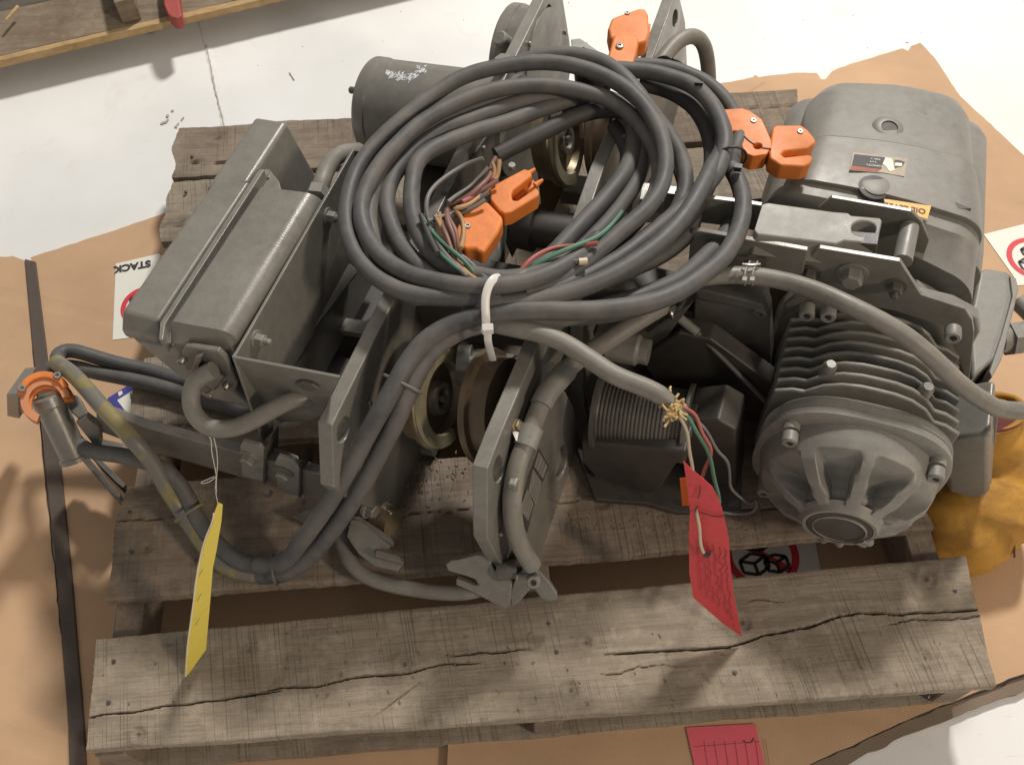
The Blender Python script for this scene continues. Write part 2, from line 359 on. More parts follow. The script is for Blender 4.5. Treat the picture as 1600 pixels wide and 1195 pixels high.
# left sheet with its fold, the outer flap and the dark worn rail lying along the fold
e = empty('cardboard_sheet', Z(120, 700, 0), 'large flattened brown carton sheet under the left of the pallet, with an upside-down sticker', 'cardboard')
v, f = sheet([(50, 412), (48, 402), (160, 366), (268, 330), (560, 330), (760, 700), (800, 1300), (140, 1300), (100, 900), (70, 560)], .0075, .006)
mk('panel', v, f, CARD, e)
st = hp('sticker', [(181, 412), (250, 396), (262, 520), (176, 531)], .0085, .0006, WHITEP, e)
e2 = empty('cardboard_sheet', Z(10, 800, 0), 'brown carton flap left of the dark rail, at the left edge of the floor', 'cardboard')
v, f = sheet([(-60, 404), (20, 400), (42, 408), (52, 560), (70, 760), (110, 1130), (120, 1300), (-160, 1300)], .0075, .006)
mk('panel', v, f, CARD, e2)
e3 = tag(mk('rail', *g_prism(PP([(38, 404), (55, 408), (74, 560), (92, 700), (112, 900), (131, 1130), (140, 1300), (112, 1300), (106, 1130), (88, 900), (67, 700), (52, 560)], .012), (0, 0, -.006)), RAIL, bevel=.002),
    'long dark worn rail lying along the gap between the two left cardboard sheets', 'rail')
# right sheets
e4 = empty('cardboard_sheet', Z(1560, 900, 0), 'big brown carton sheet beyond the right of the pallet, with a red ring sticker', 'cardboard')
v, f = sheet([(1300, 112), (1312, 106), (1410, 76), (1419, 80), (1424, 72), (1438, 67), (1460, 90), (1500, 150), (1600, 243), (1800, 470), (1900, 900), (1700, 1020), (1600, 1052), (1430, 1118), (1258, 1196), (1180, 1240), (700, 1300), (700, 900), (1000, 500), (1120, 180), (1200, 128), (1290, 124)], .019, .006)
mk('panel', v, f, CARD, e4)
v, f = sheet([(1800, 985), (1601, 1056), (1430, 1122), (1262, 1196), (1180, 1240), (1160, 1290), (1262, 1222), (1432, 1142), (1602, 1078), (1800, 1005)], .011, .0095, .004)
mk('folded_edge', v, f, CARDD, e4)
e5 = empty('cardboard_sheet', Z(1180, 160, 0), 'narrow brown carton strip with torn rim behind the pallet', 'cardboard')
v, f = sheet([(1090, 140), (1118, 132), (1176, 121), (1180, 117), (1186, 121), (1240, 114), (1276, 114), (1290, 136), (1300, 200), (1090, 200)], .011, .006, .003)
mk('panel', v, f, CARD, e5)

# ---- printed stickers: DO NOT STACK, ring, slash and two boxes
def text_mesh(name, s, o, ex, ey, size, mat, parent, bold=.02, th=.0004):
    cu = bpy.data.curves.new(name, 'FONT'); cu.body = s; cu.size = 1; cu.offset = bold; cu.align_x = 'CENTER'; cu.align_y = 'CENTER'
    t = bpy.data.objects.new('tmp', cu); COL.objects.link(t); bpy.context.view_layer.update()
    me = bpy.data.meshes.new_from_object(t.evaluated_get(bpy.context.evaluated_depsgraph_get()))
    bpy.data.objects.remove(t)
    ez = ex.cross(ey).normalized(); ex = ex.normalized()*size; ey = ey.normalized()*size
    vs = [o+ex*p.co.x+ey*p.co.y+ez*th for p in me.vertices]; fs = [tuple(p.vertices) for p in me.polygons]
    return mk(name, vs, fs, mat, parent, flat=True, normals=False)
def sticker_art(o, ex, ey, R, parent, text=None, slash=True, th=.0004):
    ex = ex.normalized(); ey = ey.normalized(); ez = ex.cross(ey)
    def P(x, y): return o+ex*x*R+ey*y*R+ez*th
    n = 48; vv = []; ff = []
    for i in range(n):
        a = 2*math.pi*i/n; vv += [P(math.cos(a), math.sin(a)), P(.80*math.cos(a), .80*math.sin(a))]
    for i in range(n):
        j = (i+1) % n; ff.append((2*i, 2*j, 2*j+1, 2*i+1))
    k = len(vv)
    b = B().add(vv, ff)
    if slash: b.add([P(-.66, .52), P(-.52, .66), P(.66, -.52), P(.52, -.66)], [(0, 1, 2, 3)])
    b.obj('red_ring', REDINK, parent, flat=True)
    bb = B()
    def ln(x0, y0, x1, y1, t=.045):
        d = Vector((x1-x0, y1-y0)); q = Vector((-d.y, d.x)).normalized()*t
        bb.add([P(x0+q.x, y0+q.y)+ez*.0003, P(x1+q.x, y1+q.y)+ez*.0003, P(x1-q.x, y1-q.y)+ez*.0003, P(x0-q.x, y0-q.y)+ez*.0003], [(0, 1, 2, 3)])
    def cube(cx, cy, s):
        a = [(-1, .35), (0, .75), (1, .35), (0, -.05), (-1, -.55), (0, -.95), (1, -.55)]
        a = [(cx+x*s, cy+y*s) for x, y in a]
        for i, j in ((0, 1), (1, 2), (2, 3), (3, 0), (0, 4), (4, 5), (5, 6), (6, 2), (3, 5)): ln(*a[i], *a[j])
    cube(-.28, -.18, .36); cube(.30, -.30, .30); cube(.0, .38, .30)
    bb.obj('box_pictogram', BLKINK, parent, flat=True)
zz = .0092
a = Z(176, 531, zz); bx = (Z(181, 412, zz)-a)
ex = -(Z(262, 404, zz)-Z(183, 418, zz)).normalized(); ey = UP.cross(ex)
text_mesh('lettering', 'STACK', Z(207, 416, zz)+ex*.000, ex, ey, .022, BLKINK, e, bold=.045)
text_mesh('lettering', 'DO NOT', Z(206, 400, zz), ex, ey, .001, BLKINK, e) if False else None
sticker_art(Z(228, 478, zz), ex, ey, .046, e, slash=True)
# right sticker
zz = .0202
hp('sticker', [(1537, 366), (1660, 335), (1690, 440), (1588, 446), (1584, 432)], zz, .0008, WHITEP, e4)
sticker_art(Z(1616, 404, zz+.0002), Vector((1, .1, 0)), Vector((-.1, 1, 0)), .050, e4, slash=False)
# sticker seen down through the gap between the two front boards
hp('sticker', [(1085, 820), (1265, 800), (1290, 930), (1100, 950)], .0205, .0008, WHITEP, e4)
sticker_art(Z(1190, 866, .0208), Vector((1, .15, 0)), Vector((-.15, 1, 0)), .058, e4)
# pink lined note on the cardboard in front of the pallet
e = empty('note', Z(1140, 1190, .021), 'pink lined paper note lying on cardboard in front of the pallet', 'note')
hp('paper', [(1072, 1136), (1180, 1130), (1205, 1240), (1100, 1260)], .0215, .0006, PINKP, e)
for k in range(7):
    ribbon('ruled_line', [(1100+k*16, 1158-k*.6), (1108+k*16, 1210)], .00035, .0220, RULE, e, th=.0002, jit=0)
ribbon('handwriting', [(1160, 1156), (1166, 1160), (1174, 1160), (1178, 1152)], .0005, .0221, BLKINK, e, th=.0002, jit=0)
ribbon('rule', [(1084, 1166), (1186, 1158)], .00035, .0220, RULE, e, th=.0002, jit=0)
# blue parcel label under the control box
e = tag(hp('packing_label', [(168, 622), (215, 592), (240, 620), (218, 668), (205, 662), (190, 652), (178, 640)], .0095, .0008, BLUEP), 'blue and white printed label on cardboard beside the lower left of the control box', 'label')
hp('white_field', [(183, 625), (214, 606), (216, 640), (210, 653), (204, 653)], .0099, .0003, WHITEP, e)
hp('white_field', [(184, 613), (190, 610), (192, 615), (186, 619)], .0099, .0003, WHITEP, e)
for k in range(4): hp('print_mark', [(203+k*3, 614-k*2), (205+k*3, 612.5-k*2), (206+k*3, 622-k*1.5), (204+k*3, 623.5-k*1.5)], .0102, .0002, BLKINK, e)

# ================================================================ PALLET
ZT = .13
pal = empty('pallet', (.6, .57, .01), 'weathered grey wooden pallet carrying the hoist, near board cracked and split', 'pallet')
def board(name, q, zt, th, mat, nx, ny, cracks=(), knots=(), seed=0, jag=.003, warp=.002, ends=.004, parent=None, notch=None):
    a, b, c, d = [Vector(p) for p in q]; vv = []; ff = []; kn = []   # a=left near, b=right near, c=right far, d=left far
    for i in range(nx+1):
        s = i/nx
        for j in range(ny+1):
            t = j/ny; p = (a.lerp(b, s)).lerp(d.lerp(c, s), t)
            ed = jag*.6*mnoise.noise(Vector((s*9, seed, 0)))+jag*.25*mnoise.noise(Vector((s*70, seed+3, 0)))+.0007*mnoise.noise(Vector((s*260, seed, 0)))
            ef = jag*.6*mnoise.noise(Vector((s*9, seed+9, 0)))+jag*.25*mnoise.noise(Vector((s*70, seed+7, 0)))+.0007*mnoise.noise(Vector((s*260, seed+9, 0)))
            p.y += ed*(1-t)+ef*t
            p.x += (ends*mnoise.noise(Vector((t*2.5, seed, 5)))*(1-s)+ends*mnoise.noise(Vector((t*2.5, seed, 8)))*s+.0012*mnoise.noise(Vector((t*30, seed, 8))))
            z = zt+warp*mnoise.noise(Vector((s*3, t*2, seed)))+.0002*mnoise.noise(Vector((s*160, t*9, seed)))+.0006*mnoise.noise(Vector((s*9, t*60, seed+2)))
            kd = 0
            for (x0, x1, fn, wd, dp) in cracks:
                if x0 < s < x1:
                    k = abs((t-fn(s))*(d-a).length); taper = min(1, (s-x0)/.03, (x1-s)/.03) if x1 < .99 else min(1, (s-x0)/.03)
                    ww = wd*taper*(.55+1.1*abs(mnoise.noise(Vector((s*38, x0*9+3, 2)))))+.0003
                    if k < ww: z -= dp*taper*(1-(k/ww)**2)
                    kd = max(kd, .40*taper*math.exp(-(k/(ww*1.1))**2))
            for (kx, ky, kr) in knots:
                r = math.hypot((s-kx)*(b-a).length, (t-ky)*(d-a).length)
                if r < kr*3: kd = max(kd, math.exp(-(r/(kr*.45))**2)*(.75+.25*math.sin(r/kr*14))+.38*math.exp(-((r-kr*1.1)/(kr*.18))**2)*(.5+mnoise.noise(Vector((s*90, t*20, 1)))), .25*math.exp(-(r/(kr*1.9))**2))
                if r < kr*2: z += -.0022*math.exp(-(r/kr)**2*3)+.0014*math.exp(-((r-kr)/kr*3)**2)+.0006*math.sin(r/kr*9)*math.exp(-r/kr)
            rim = min(t, 1-t)*(d-a).length
            if rim < .004: z -= (.004-rim)**2*90
            if notch and s > notch[0] and abs(t-notch[1]) < .02*(s-notch[0])/(1-notch[0])*2: z -= th*.9
            vv.append(Vector((p.x, p.y, z))); kn.append(max(0, kd))
    n1 = ny+1
    for i in range(nx):
        for j in range(ny): ff.append((i*n1+j, (i+1)*n1+j, (i+1)*n1+j+1, i*n1+j+1))
    rimi = [i*n1 for i in range(nx+1)]+[nx*n1+j for j in range(1, ny+1)]+[i*n1+ny for i in range(nx-1, -1, -1)]+[j for j in range(ny-1, 0, -1)]
    k = len(vv); vv += [Vector((vv[i].x, vv[i].y, zt-th)) for i in rimi]; n = len(rimi)
    for i in range(n): ff.append((rimi[i], k+i, k+(i+1) % n, rimi[(i+1) % n]))
    ff.append(tuple(k+i for i in range(n-1, -1, -1)))
    o = mk(name, vv, ff, mat, parent, ang=60, normals=False); at = o.data.attributes.new('knot', 'FLOAT', 'POINT')
    at.data.foreach_set('value', kn+[0.0]*(len(vv)-len(kn))); return o
def cr(base, amp, fq, sd): return lambda s: base+amp*mnoise.noise(Vector((s*fq, sd, 0)))+amp*.3*mnoise.noise(Vector((s*fq*5, sd, 4)))
def crmain(s):  # the long split of the near board
    pts = [(.0, .50), (.20, .47), (.42, .44), (.60, .46), (.70, .44), (.78, .53), (.86, .62), (.92, .585), (1, .565)]
    for (a, ya), (b, yb) in zip(pts, pts[1:]):
        if a <= s <= b:
            t = (s-a)/(b-a); t = t*t*(3-2*t); return ya+(yb-ya)*t+.010*mnoise.noise(Vector((s*50, 3, 0)))
    return .5
b1 = board('top_board', [(.001, .005, 0), (1.203, -.006, 0), (1.218, .176, 0), (-.008, .152, 0)], ZT, .02, WOOD, 520, 110,
      [(.56, 1, crmain, .0015, .011), (-.1, .22, lambda s: .28+s*.5+.02*mnoise.noise(Vector((s*30, 1, 0))), .0013, .008),
       (.14, .44, lambda s: .30+s*.45+.03*mnoise.noise(Vector((s*22, 7, 0))), .0013, .007), (.38, .50, cr(.56, .04, 25, 5), .0012, .006),
       (.88, 1, cr(.52, .03, 20, 15), .0010, .005), (.30, .38, lambda s: .05+(s-.30)*5, .0012, .004), (.72, .80, cr(.78, .05, 30, 25), .001, .004), (.55, .66, cr(.33, .05, 20, 29), .001, .004)],
      [(.345, .52, .014), (.53, .20, .012), (.95, .84, .016), (.55, .57, .010), (.055, .10, .012), (.93, .24, .010), (.73, .62, .014)], seed=1, parent=pal)
board('top_board', [(-.003, .206, 0), (1.19, .222, 0), (1.185, .402, 0), (-.002, .384, 0)], ZT, .02, WOOD2, 420, 70,
      [(-.1, .13, lambda s: .68+.02*mnoise.noise(Vector((s*30, 1, 0))), .0013, .007), (.3, .6, cr(.5, .1, 9, 4), .001, .004), (.7, .9, cr(.3, .1, 9, 6), .001, .004)],
      [(.04, .42, .012), (.10, .28, .012), (.60, .5, .02)], seed=2, jag=.005, ends=.008, parent=pal)
yy = [(.444, .615), (.655, .83), (.866, 1.008), (1.016, 1.145)]
for k, (a, b) in enumerate(yy):
    board('top_board', [(-.012+.004*k, a, 0), (1.19, a+.01, 0), (1.2, b+.004, 0), (-.004, b, 0)], ZT-(.004 if k == 2 else 0), .02, WOOD2 if k % 2 else WOOD, 160, 26,
          [(-.1, .12, cr(.25, .05, 20, k), .003, .010), (.7, 1, cr(.6, .1, 12, k+3), .0025, .006)], [(.07, .75, .02), (.03, .3, .016)] if k > 1 else [], seed=5+k, jag=.007, ends=.012, parent=pal)
for x in (.004, .585, 1.152):
    b = B().add(*g_prism([(x, .0, .0285), (x+.040, .0, .0285), (x+.042, 1.14, .0285), (x+.002, 1.14, .0285)], (0, 0, .081))); b.obj('stringer', WOOD2, pal, bevel=.003)
for k, (a, b) in enumerate([(-.004, .085), (.30, .40), (.62, .72), (1.03, 1.14)]):
    board('bottom_board', [(-.004, a, 0), (1.19, a+.004, 0), (1.20, b, 0), (.0, b, 0)], .0275, .016, WOOD2 if k else WOOD, 120, 10, seed=20+k, jag=.006, ends=.008, parent=pal)
for (x, y) in [(178, 1033), (170, 1097), (857, 974), (870, 1018), (1492, 923), (203, 800), (206, 862), (1148, 1050), (845, 905), (300, 245), (290, 300)]:
    p = Z(x, y, ZT+.0005); mk('nail', *g_lathe(p-UP*.002, UP, [(0, .003), (.003, .003), (.0034, .002)], 10), DARK, pal)

# far pallet, up at the top left
fp = empty('pallet', Z(150, 30, .0), 'brown rack pallet with pale raw front edge at the top left of the floor', 'pallet')
a = Z(-80, 110, .075); b = Z(430, -10, .075); dx = (b-a).normalized(); dy = UP.cross(dx)
a = a-dx*.5; L = (b-a).length+.9
def fboard(name, y0, y1, z, th, mat, nx=60): 
    return board(name, [a+dy*y0, a+dx*L+dy*y0, a+dx*L+dy*y1, a+dy*y1], z, th, mat, nx, 6, seed=y0*40, jag=.004, parent=fp)
fboard('top_board', .012, .16, .075, .022, WOODD); fboard('pale_edge', -.004, .0115, .073, .018, WOODY, 200)
for y0 in (.20, .42, .64): fboard('top_board', y0, y0+.17, .095 if y0 == .2 else .075, .022, WOODD)
for s in (.1, 1.25, 2.4):
    p = a+dx*(L*.33*s); mk('stringer', *g_prism([p+dy*.02, p+dx*.04+dy*.02, p+dx*.04+dy*.9, p+dy*.9], (0, 0, .052)), WOODD, fp)
hp('red_block', [(250, -30), (276, -30), (281, 12), (284, 24), (276, 29), (268, 27), (262, 22), (256, 8)], .110, .03, REDPAINT, fp, bevel=.004)
hp('splinter', [(8, 30), (26, 8), (30, 10), (10, 32)], 0.105, .003, WOODY, fp)
# ================================================================ THE HOIST
hoist = empty('electric_hoist', Z(900, 640, .13), 'grey wire rope hoist on the wooden pallet, finned motor right, control box left', 'hoist')
def H(name, v, f, mat=None, parent=None, **k): return mk(name, v, f, mat or PAINT, parent or hoist, **k)
def lean(d): return -W*d

# ---- control box (left): lid, body, tall cover behind, gland plate
box = hp('control_box', [(335, 279), (426, 283), (430, 292), (266, 520), (262, 531), (246, 530), (198, 529), (187, 514), (187, 488), (191, 480)], .445, 0, PAINT, hoist) if False else None
topz = .452
def zbox(x, y): return topz
bx = empty('control_box', Z(330, 420, .3)-WL[hoist.name]); WL[bx.name] = Z(330, 420, .3); bx.parent = hoist
# enclosure lid: top quad + bent front lip, then sides down along the box's own axes
A = Z(335, 279, topz); Bq = Z(392, 283, topz); Cq = Z(248, 502, topz); D = Z(189, 486, topz)
lip = lambda x, y: Z(x, y, topz-.022)
E1, F1 = lip(187, 517), lip(246, 529)
dn = lambda p, d, s=0.0: p-W*d+U*s
lp = .05
v = [A, Bq, Cq, D, E1, F1, dn(A, lp), dn(Bq, lp), dn(E1, .016), dn(F1, .016)]
H('lid', v, [(0, 1, 2, 3), (3, 2, 5, 4), (4, 5, 9, 8), (0, 3, 4, 8, 6), (1, 7, 9, 5, 2), (0, 6, 7, 1), (6, 8, 9, 7)], PAINT, bx, bevel=.006, seg=3)
# enclosure body below the lid
a, b, c, d = dn(A, lp-.004, .008), dn(Z(432, 290, topz), lp-.004, 0), dn(F1, .012, .03), dn(E1, .012, .008)
H('enclosure', *g_prism([a, b+U*.02, c, d], lean(.10)+U*.075-V*.012), PAINT, bx, bevel=.006)
# hinge-side flange strip and slot
hp('flange', [(402, 268), (407, 264), (413, 265), (258, 506), (254, 531), (248, 530), (250, 504)], topz+.004, .03, PAINT, bx, bevel=.001)
hp('flange_back', [(411, 263), (421, 265), (436, 284), (440, 300), (270, 540), (254, 530)], topz-.016, .006, PAINT, bx, bevel=.001)
# body 2 : rounded door
P2 = [(413, 290), (488, 297), (503, 312), (366, 536), (348, 549), (268, 535), (268, 511), (274, 498)]
tz = topz+.012
a, b, c, d = Z(408, 288, tz), Z(499, 299, tz), Z(365, 519, tz), Z(267, 501, tz)
e_, f_ = Z(266, 534, tz-.026), Z(358, 549, tz-.026)
lip2 = .052
def door_sec(pl_, pr_):
    X = (pr_-pl_); wd = X.length; x = X/wd; out = [dn(pl_, lip2)]
    for i in range(5): q = math.pi-math.pi/2*i/4; out.append(pl_+x*(.004+.004*math.cos(q))+W*(-.004+.004*math.sin(q)))
    r_ = .019
    for i in range(9): q = math.pi/2-math.pi/2*i/8; out.append(pr_+x*(-r_+r_*math.cos(q))+W*(-r_+r_*math.sin(q)))
    return out+[dn(pr_, lip2)]
secs = [door_sec(a-W*.012, b-W*.012), door_sec(a-W*.005-V*.001, b-W*.005-V*.001), door_sec(a-V*.005, b-V*.005), door_sec(d, c), door_sec(d.lerp(e_, .25)+W*.002-V*.001, c.lerp(f_, .25)+W*.002-V*.001), door_sec(e_, f_)]
secs[-1] = [secs[-1][0]+W*.026]+secs[-1][1:-1]+[secs[-1][-1]+W*.026]
secs[-1] = [p if i in (0, len(secs[-1])-1) or (p-e_).dot(W) > -.024 else p-W*((p-e_).dot(W)+.024) for i, p in enumerate(secs[-1])]
n_ = len(secs[0]); dv = [p for s in secs for p in s]
df = [(i*n_+j, i*n_+j+1, (i+1)*n_+j+1, (i+1)*n_+j) for i in range(len(secs)-1) for j in range(n_-1)]+[(i*n_+n_-1, i*n_, (i+1)*n_, (i+1)*n_+n_-1) for i in range(len(secs)-1)]
df += [tuple(reversed(range(n_))), tuple(range((len(secs)-1)*n_, len(secs)*n_))]
mk('door', dv, df, PAINT, bx, ang=40)
H('door_box', *g_prism([dn(a, lip2-.004, .004), dn(b, lip2-.004, -.004), dn(f_, .022, -.004)+V*.006, dn(e_, .022, .004)+V*.006], lean(.10)+U*.02), MID, bx, bevel=.004)
for x, y, z in ((262, 520, topz-.015), (419, 277, topz-.015)): caphead('screw', Z(x, y, z), W, .0028, .002, STEEL, bx)
# tall cover behind
a, b, c, d = Z(398, 181, .45), Z(449, 189, .45), Z(386, 286, .45), Z(318, 296, .45)
H('rear_cover', *g_prism([a, b, c, d], lean(.27)+U*.035), PAINT, bx, bevel=.007, seg=3)
# gland plate on the front of door box
gp = Z(330, 560, .434); gn = -V
plate = pl('gland_plate', [(283, 551), (288, 541), (340, 549), (351, 560), (371, 598), (368, 612), (356, 620), (330, 606), (291, 586)], gp, gn, V*.008, PAINT, hoist, bevel=.002)
pl('gland_rib', [(306, 556), (315, 556), (308, 585), (297, 584)], gp+gn*.007, gn, V*.008, PAINT, hoist, bevel=.0015)
for x, y in ((286, 560), (333, 570), (309, 582), (355, 600), (330, 613)): caphead('bolt', ON(x, y, gp, gn), gn, .0055, .008, STEEL, hoist)
H('gland_nut', *g_lathe(ON(335, 578, gp, gn), (gn*.8-UP*.3-U*.35), [(-.002, .017), (.02, .017), (.022, .014), (.030, .012)], 8), MID)

# ---- U shaped mounting frame (sheet)
fr = Z(366, 558, .45)
s_o, t_o = Z(555, 236, .45), fr
pl('frame_wall', [(366, 558), (372, 549), (554, 232), (560, 240), (600, 320), (590, 430), (520, 560), (500, 600), (412, 690)], fr, U, -U*.004, PAINT, hoist, bevel=.0008)
pl('frame_front', [(366, 559), (530, 590), (502, 648), (488, 657), (440, 660), (400, 640)], fr+U*.001, -V, V*.004, PAINT, hoist, bevel=.0008)
pl('frame_back', [(554, 236), (584, 237), (590, 330), (560, 300)], Z(555, 236, .449), -V, V*.004, PAINT, hoist)
for (x, y) in ((512, 338), (400, 530)): bolt('bolt', ON(x, y, fr, U), U, .0085, .011, CAST, hoist, stud=.011)
caphead('bolt', ON(495, 575, fr, U)-UP*.05, U, .006, .01, STEEL, hoist)
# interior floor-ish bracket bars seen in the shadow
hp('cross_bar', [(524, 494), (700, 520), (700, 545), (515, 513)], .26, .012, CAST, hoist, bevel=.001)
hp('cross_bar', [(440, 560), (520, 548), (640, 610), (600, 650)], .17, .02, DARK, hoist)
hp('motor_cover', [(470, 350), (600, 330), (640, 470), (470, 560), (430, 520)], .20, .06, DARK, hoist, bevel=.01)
# little diamond eye on frame front
pl('eye_lug', [(461, 596), (475, 593), (489, 597), (500, 604), (488, 609), (476, 606)], fr-V*.001, -V, -V*.004, MID, hoist, bevel=.001)

# ---- side plates
o1 = Z(519, 664, .425)
P1 = [(519, 664), (593, 514), (612, 477), (720, 261), (804, 93), (850, 0), (866, -36), (880, 0), (884, 25), (890, 63), (893, 100), (870, 260), (760, 540), (706, 667), (653, 793), (640, 808), (600, 800), (545, 780), (522, 762)]
p1 = pl('side_plate', P1, o1, U, -U*.020, PAINT, hoist, bevel=.0018, holes=[ell(537, 671, 9, 21, 20, .25), ell(857, 24, 5, 17, 20, .1)])
o2 = Z(762, 733, .425)
P2 = [(762, 733), (782, 680), (830, 566), (900, 390), (944, 262), (1017, 98), (1045, 23), (1056, -8), (1060, -14), (1071, 35), (1074, 112), (1040, 240), (985, 330), (900, 520), (862, 592), (830, 650), (812, 700), (800, 760), (796, 820), (814, 876), (784, 884), (762, 842)]
p2 = pl('side_plate', P2, o2, U, -U*.020, PAINT, hoist, bevel=.0018, holes=[ell(779, 733, 8, 21, 20, .1), ell(1055, 29, 4, 14, 20, .1)])
for (x, y, o) in ((826, 69, o1), (882, 51, o1), (787, 815, o2), (781, 832, o2), (575, 630, o1), (635, 757, o1), (754, 232, o1)):
    bolt('bolt', ON(x, y, o, U), U, .0045, .004, STEEL, hoist, washer=False)
mk('stop_pin', *g_cyl(ON(660, 700, o1, U), ON(660, 700, o1, U)+U*.022, .009), CAST, hoist, bevel=.001)
# shaded inner stiffener seen right of the first plate
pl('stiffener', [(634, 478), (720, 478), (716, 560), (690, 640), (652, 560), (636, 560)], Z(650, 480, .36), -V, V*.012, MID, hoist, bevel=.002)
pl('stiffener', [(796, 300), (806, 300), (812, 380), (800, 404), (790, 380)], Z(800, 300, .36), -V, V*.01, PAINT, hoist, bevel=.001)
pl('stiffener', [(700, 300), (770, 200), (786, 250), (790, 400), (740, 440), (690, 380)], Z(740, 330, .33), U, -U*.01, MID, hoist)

# ---- wheels
UWH = U0*math.cos(math.radians(18))+UP*math.sin(math.radians(18))
def wheel(cx, cy, z, R, face, mat, rim, name='trolley_wheel', cut=False):
    c = Z(cx, cy, z); n = UWH*face
    wroot = H(name, *g_lathe(c, n, [(-.036, R*.72), (-.034, R*.90), (-.012, R*.93), (-.010, R*1.05), (-.002, R*1.07), (0, R*1.04), (.0, R*.80), (-.010, R*.72), (-.012, R*.40), (-.004, R*.36), (-.004, R*.2)], 48), mat, bevel=0)
    if rim:
        v = []; f = []; n_ = 40; x, y, q = frame(n)
        for i in range(n_+1):
            a = math.radians(-40)+(2*math.pi-math.radians(70))*i/n_
            d = x*math.cos(a)+y*math.sin(a)
            v += [c+d*R*1.03+n*.0005, c+d*R*.74+n*.0005, c+d*R*.76+n*.0065, c+d*R*1.01+n*.0065]
        for i in range(n_):
            for k in range(4): f.append((i*4+k, i*4+(k+1) % 4, i*4+4+(k+1) % 4, i*4+4+k))
        f += [(3, 2, 1, 0), tuple(n_*4+k for k in range(4))]
        mk('wheel_flange', v, f, rim, wroot)
    mk('bearing', *g_lathe(c, n, [(-.012, R*.33), (.003, R*.33), (.003, R*.22), (-.004, R*.2), (-.004, R*.08), (.006, R*.08)], 24), STEEL, wroot)
    return wroot
wheel(690, 622, .335, .066, 1, BRASS, PALEB)
wheel(758, 634, .33, .074, -1, RUSTW, None)
wheel(886, 218, .355, .070, 1, BRASS, PALEB)
wheel(940, 222, .345, .074, -1, RUSTW, None)
H('axle', *g_cyl(Z(722, 573, .335), Z(792, 588, .345), .026), PAINT); H('axle', *g_cyl(Z(742, 585, .31), Z(800, 595, .32), .036), PAINT)
H('axle', *g_cyl(Z(716, 560, .36), Z(736, 562, .36), .020), PAINT)
H('grease_smear', *g_prism([ON(x, y, Z(860, 290, .30), -V) for x, y in [(838, 250), (872, 262), (880, 300), (866, 330), (858, 338), (846, 330), (842, 300)]], V*.006), OILY, bevel=.002)

# ---- cylinders at the back left (brake can and gear end)
def can(name, cx, cy, z, R, L, mat, extra=()):
    c = Z(cx, cy, z)
    return H(name, *g_lathe(c, U, [(0, R*.93), (.004, R*.985), (.006, R), (.022, R), (.024, R*.975), (L, R*.975)], 56), mat)
c1 = can('brake_can', 583, 168, .30, .083, .26, PAINT)
mk('lug', *g_lathe(Z(556, 142, .33), U*-1, [(0, .006), (.010, .006), (.012, .004)], 10), MID, hoist)
for k in range(9):
    x = 602+random.random()*62; y = 104+random.random()*16
can2 = can('gear_end_cover', 792, 98, .31, .098, .07, PAINT)
H('lug', *g_lathe(Z(783, 70, .40)+W*.012, (-U*.2-V*.5+W*.9), [(-.03, .014), (.0, .013), (.004, .010)], 14), CAST)
H('rib', *g_prism([ON(x, y, Z(820, 85, .36), U) for x, y in [(768, 92), (780, 83), (800, 95), (790, 112)]], U*.02), PAINT, bevel=.004)
H('scuff_patch', *(lambda b: (b.v, b.f))(B()), CHALK) if False else None
# white paint scrape on the can
cc = Z(583, 168, .30)
def on_can(px, py, R=.0826):
    q = ray(px, py); o = CAM-cc; n = U
    qp = q-n*q.dot(n); op = o-n*o.dot(n); a = qp.dot(qp); b_ = 2*qp.dot(op); c_ = op.dot(op)-R*R; dd = b_*b_-4*a*c_
    if dd < 0: return None
    return CAM+q*((-b_-math.sqrt(dd))/(2*a))
sb = B(); rr = random.Random(3)
for k in range(150):
    t = rr.random(); x = 600+64*t; y = 114+7*math.sin(t*3.1)+rr.gauss(0, 3.2) - (6 if t > .75 else 0)
    p = on_can(x, y, .0813); p2_ = on_can(x+rr.uniform(2, 6), y-rr.uniform(1, 3), .0813); p3_ = on_can(x+rr.uniform(0, 3), y+rr.uniform(.6, 1.8), .0813)
    if p and p2_ and p3_: sb.add([p, p2_, p3_], [(0, 1, 2)])
sb.obj('paint_scrape', CHALK, hoist, flat=True)
# angled bracket behind first plate top
H('rear_bracket', *g_prism(PP([(892, 62), (906, 60), (912, 64), (946, 88), (952, 98), (940, 100), (912, 74), (900, 76), (896, 96)], .40), lean(.07)), PAINT, bevel=.001)
H('rear_bracket', *g_prism(PP([(900, 72), (910, 72), (945, 100), (950, 140), (900, 140)], .34), lean(.05)), DARK)

# ---- gear cover plate, hoses side, right of second plate
o3 = Z(862, 690, .285)
gc = pl('gear_cover', [(868, 600), (884, 612), (896, 636), (904, 668), (902, 708), (886, 762), (868, 806), (842, 880), (826, 850), (810, 800), (806, 760), (822, 720), (838, 680), (850, 640)], o3, U, -U*.012, PAINT, hoist, bevel=.003, holes=[ell(878, 722, 8, 27, 22, .18)])
for r_, off, m_ in ((.098, -.016, MID), (.104, -.030, PAINT), (.100, -.044, MID)):
    H('gear_ring', *g_lathe(Z(858, 676, .28)-U*.0+U*(off-.012), U, [(0, r_), (.012, r_), (.014, r_*.95)], 48), m_)
pl('hole_back', ell(878, 722, 12, 30, 16, .18), o3-U*.010, U, -U*.003, CAST, hoist)
npz = pl('name_plate', [(843, 701), (858, 728), (834, 790), (824, 832), (812, 802), (826, 745)], o3+U*.0012, U, -U*.0011, DARK, hoist)
o4 = o3+U*.0018
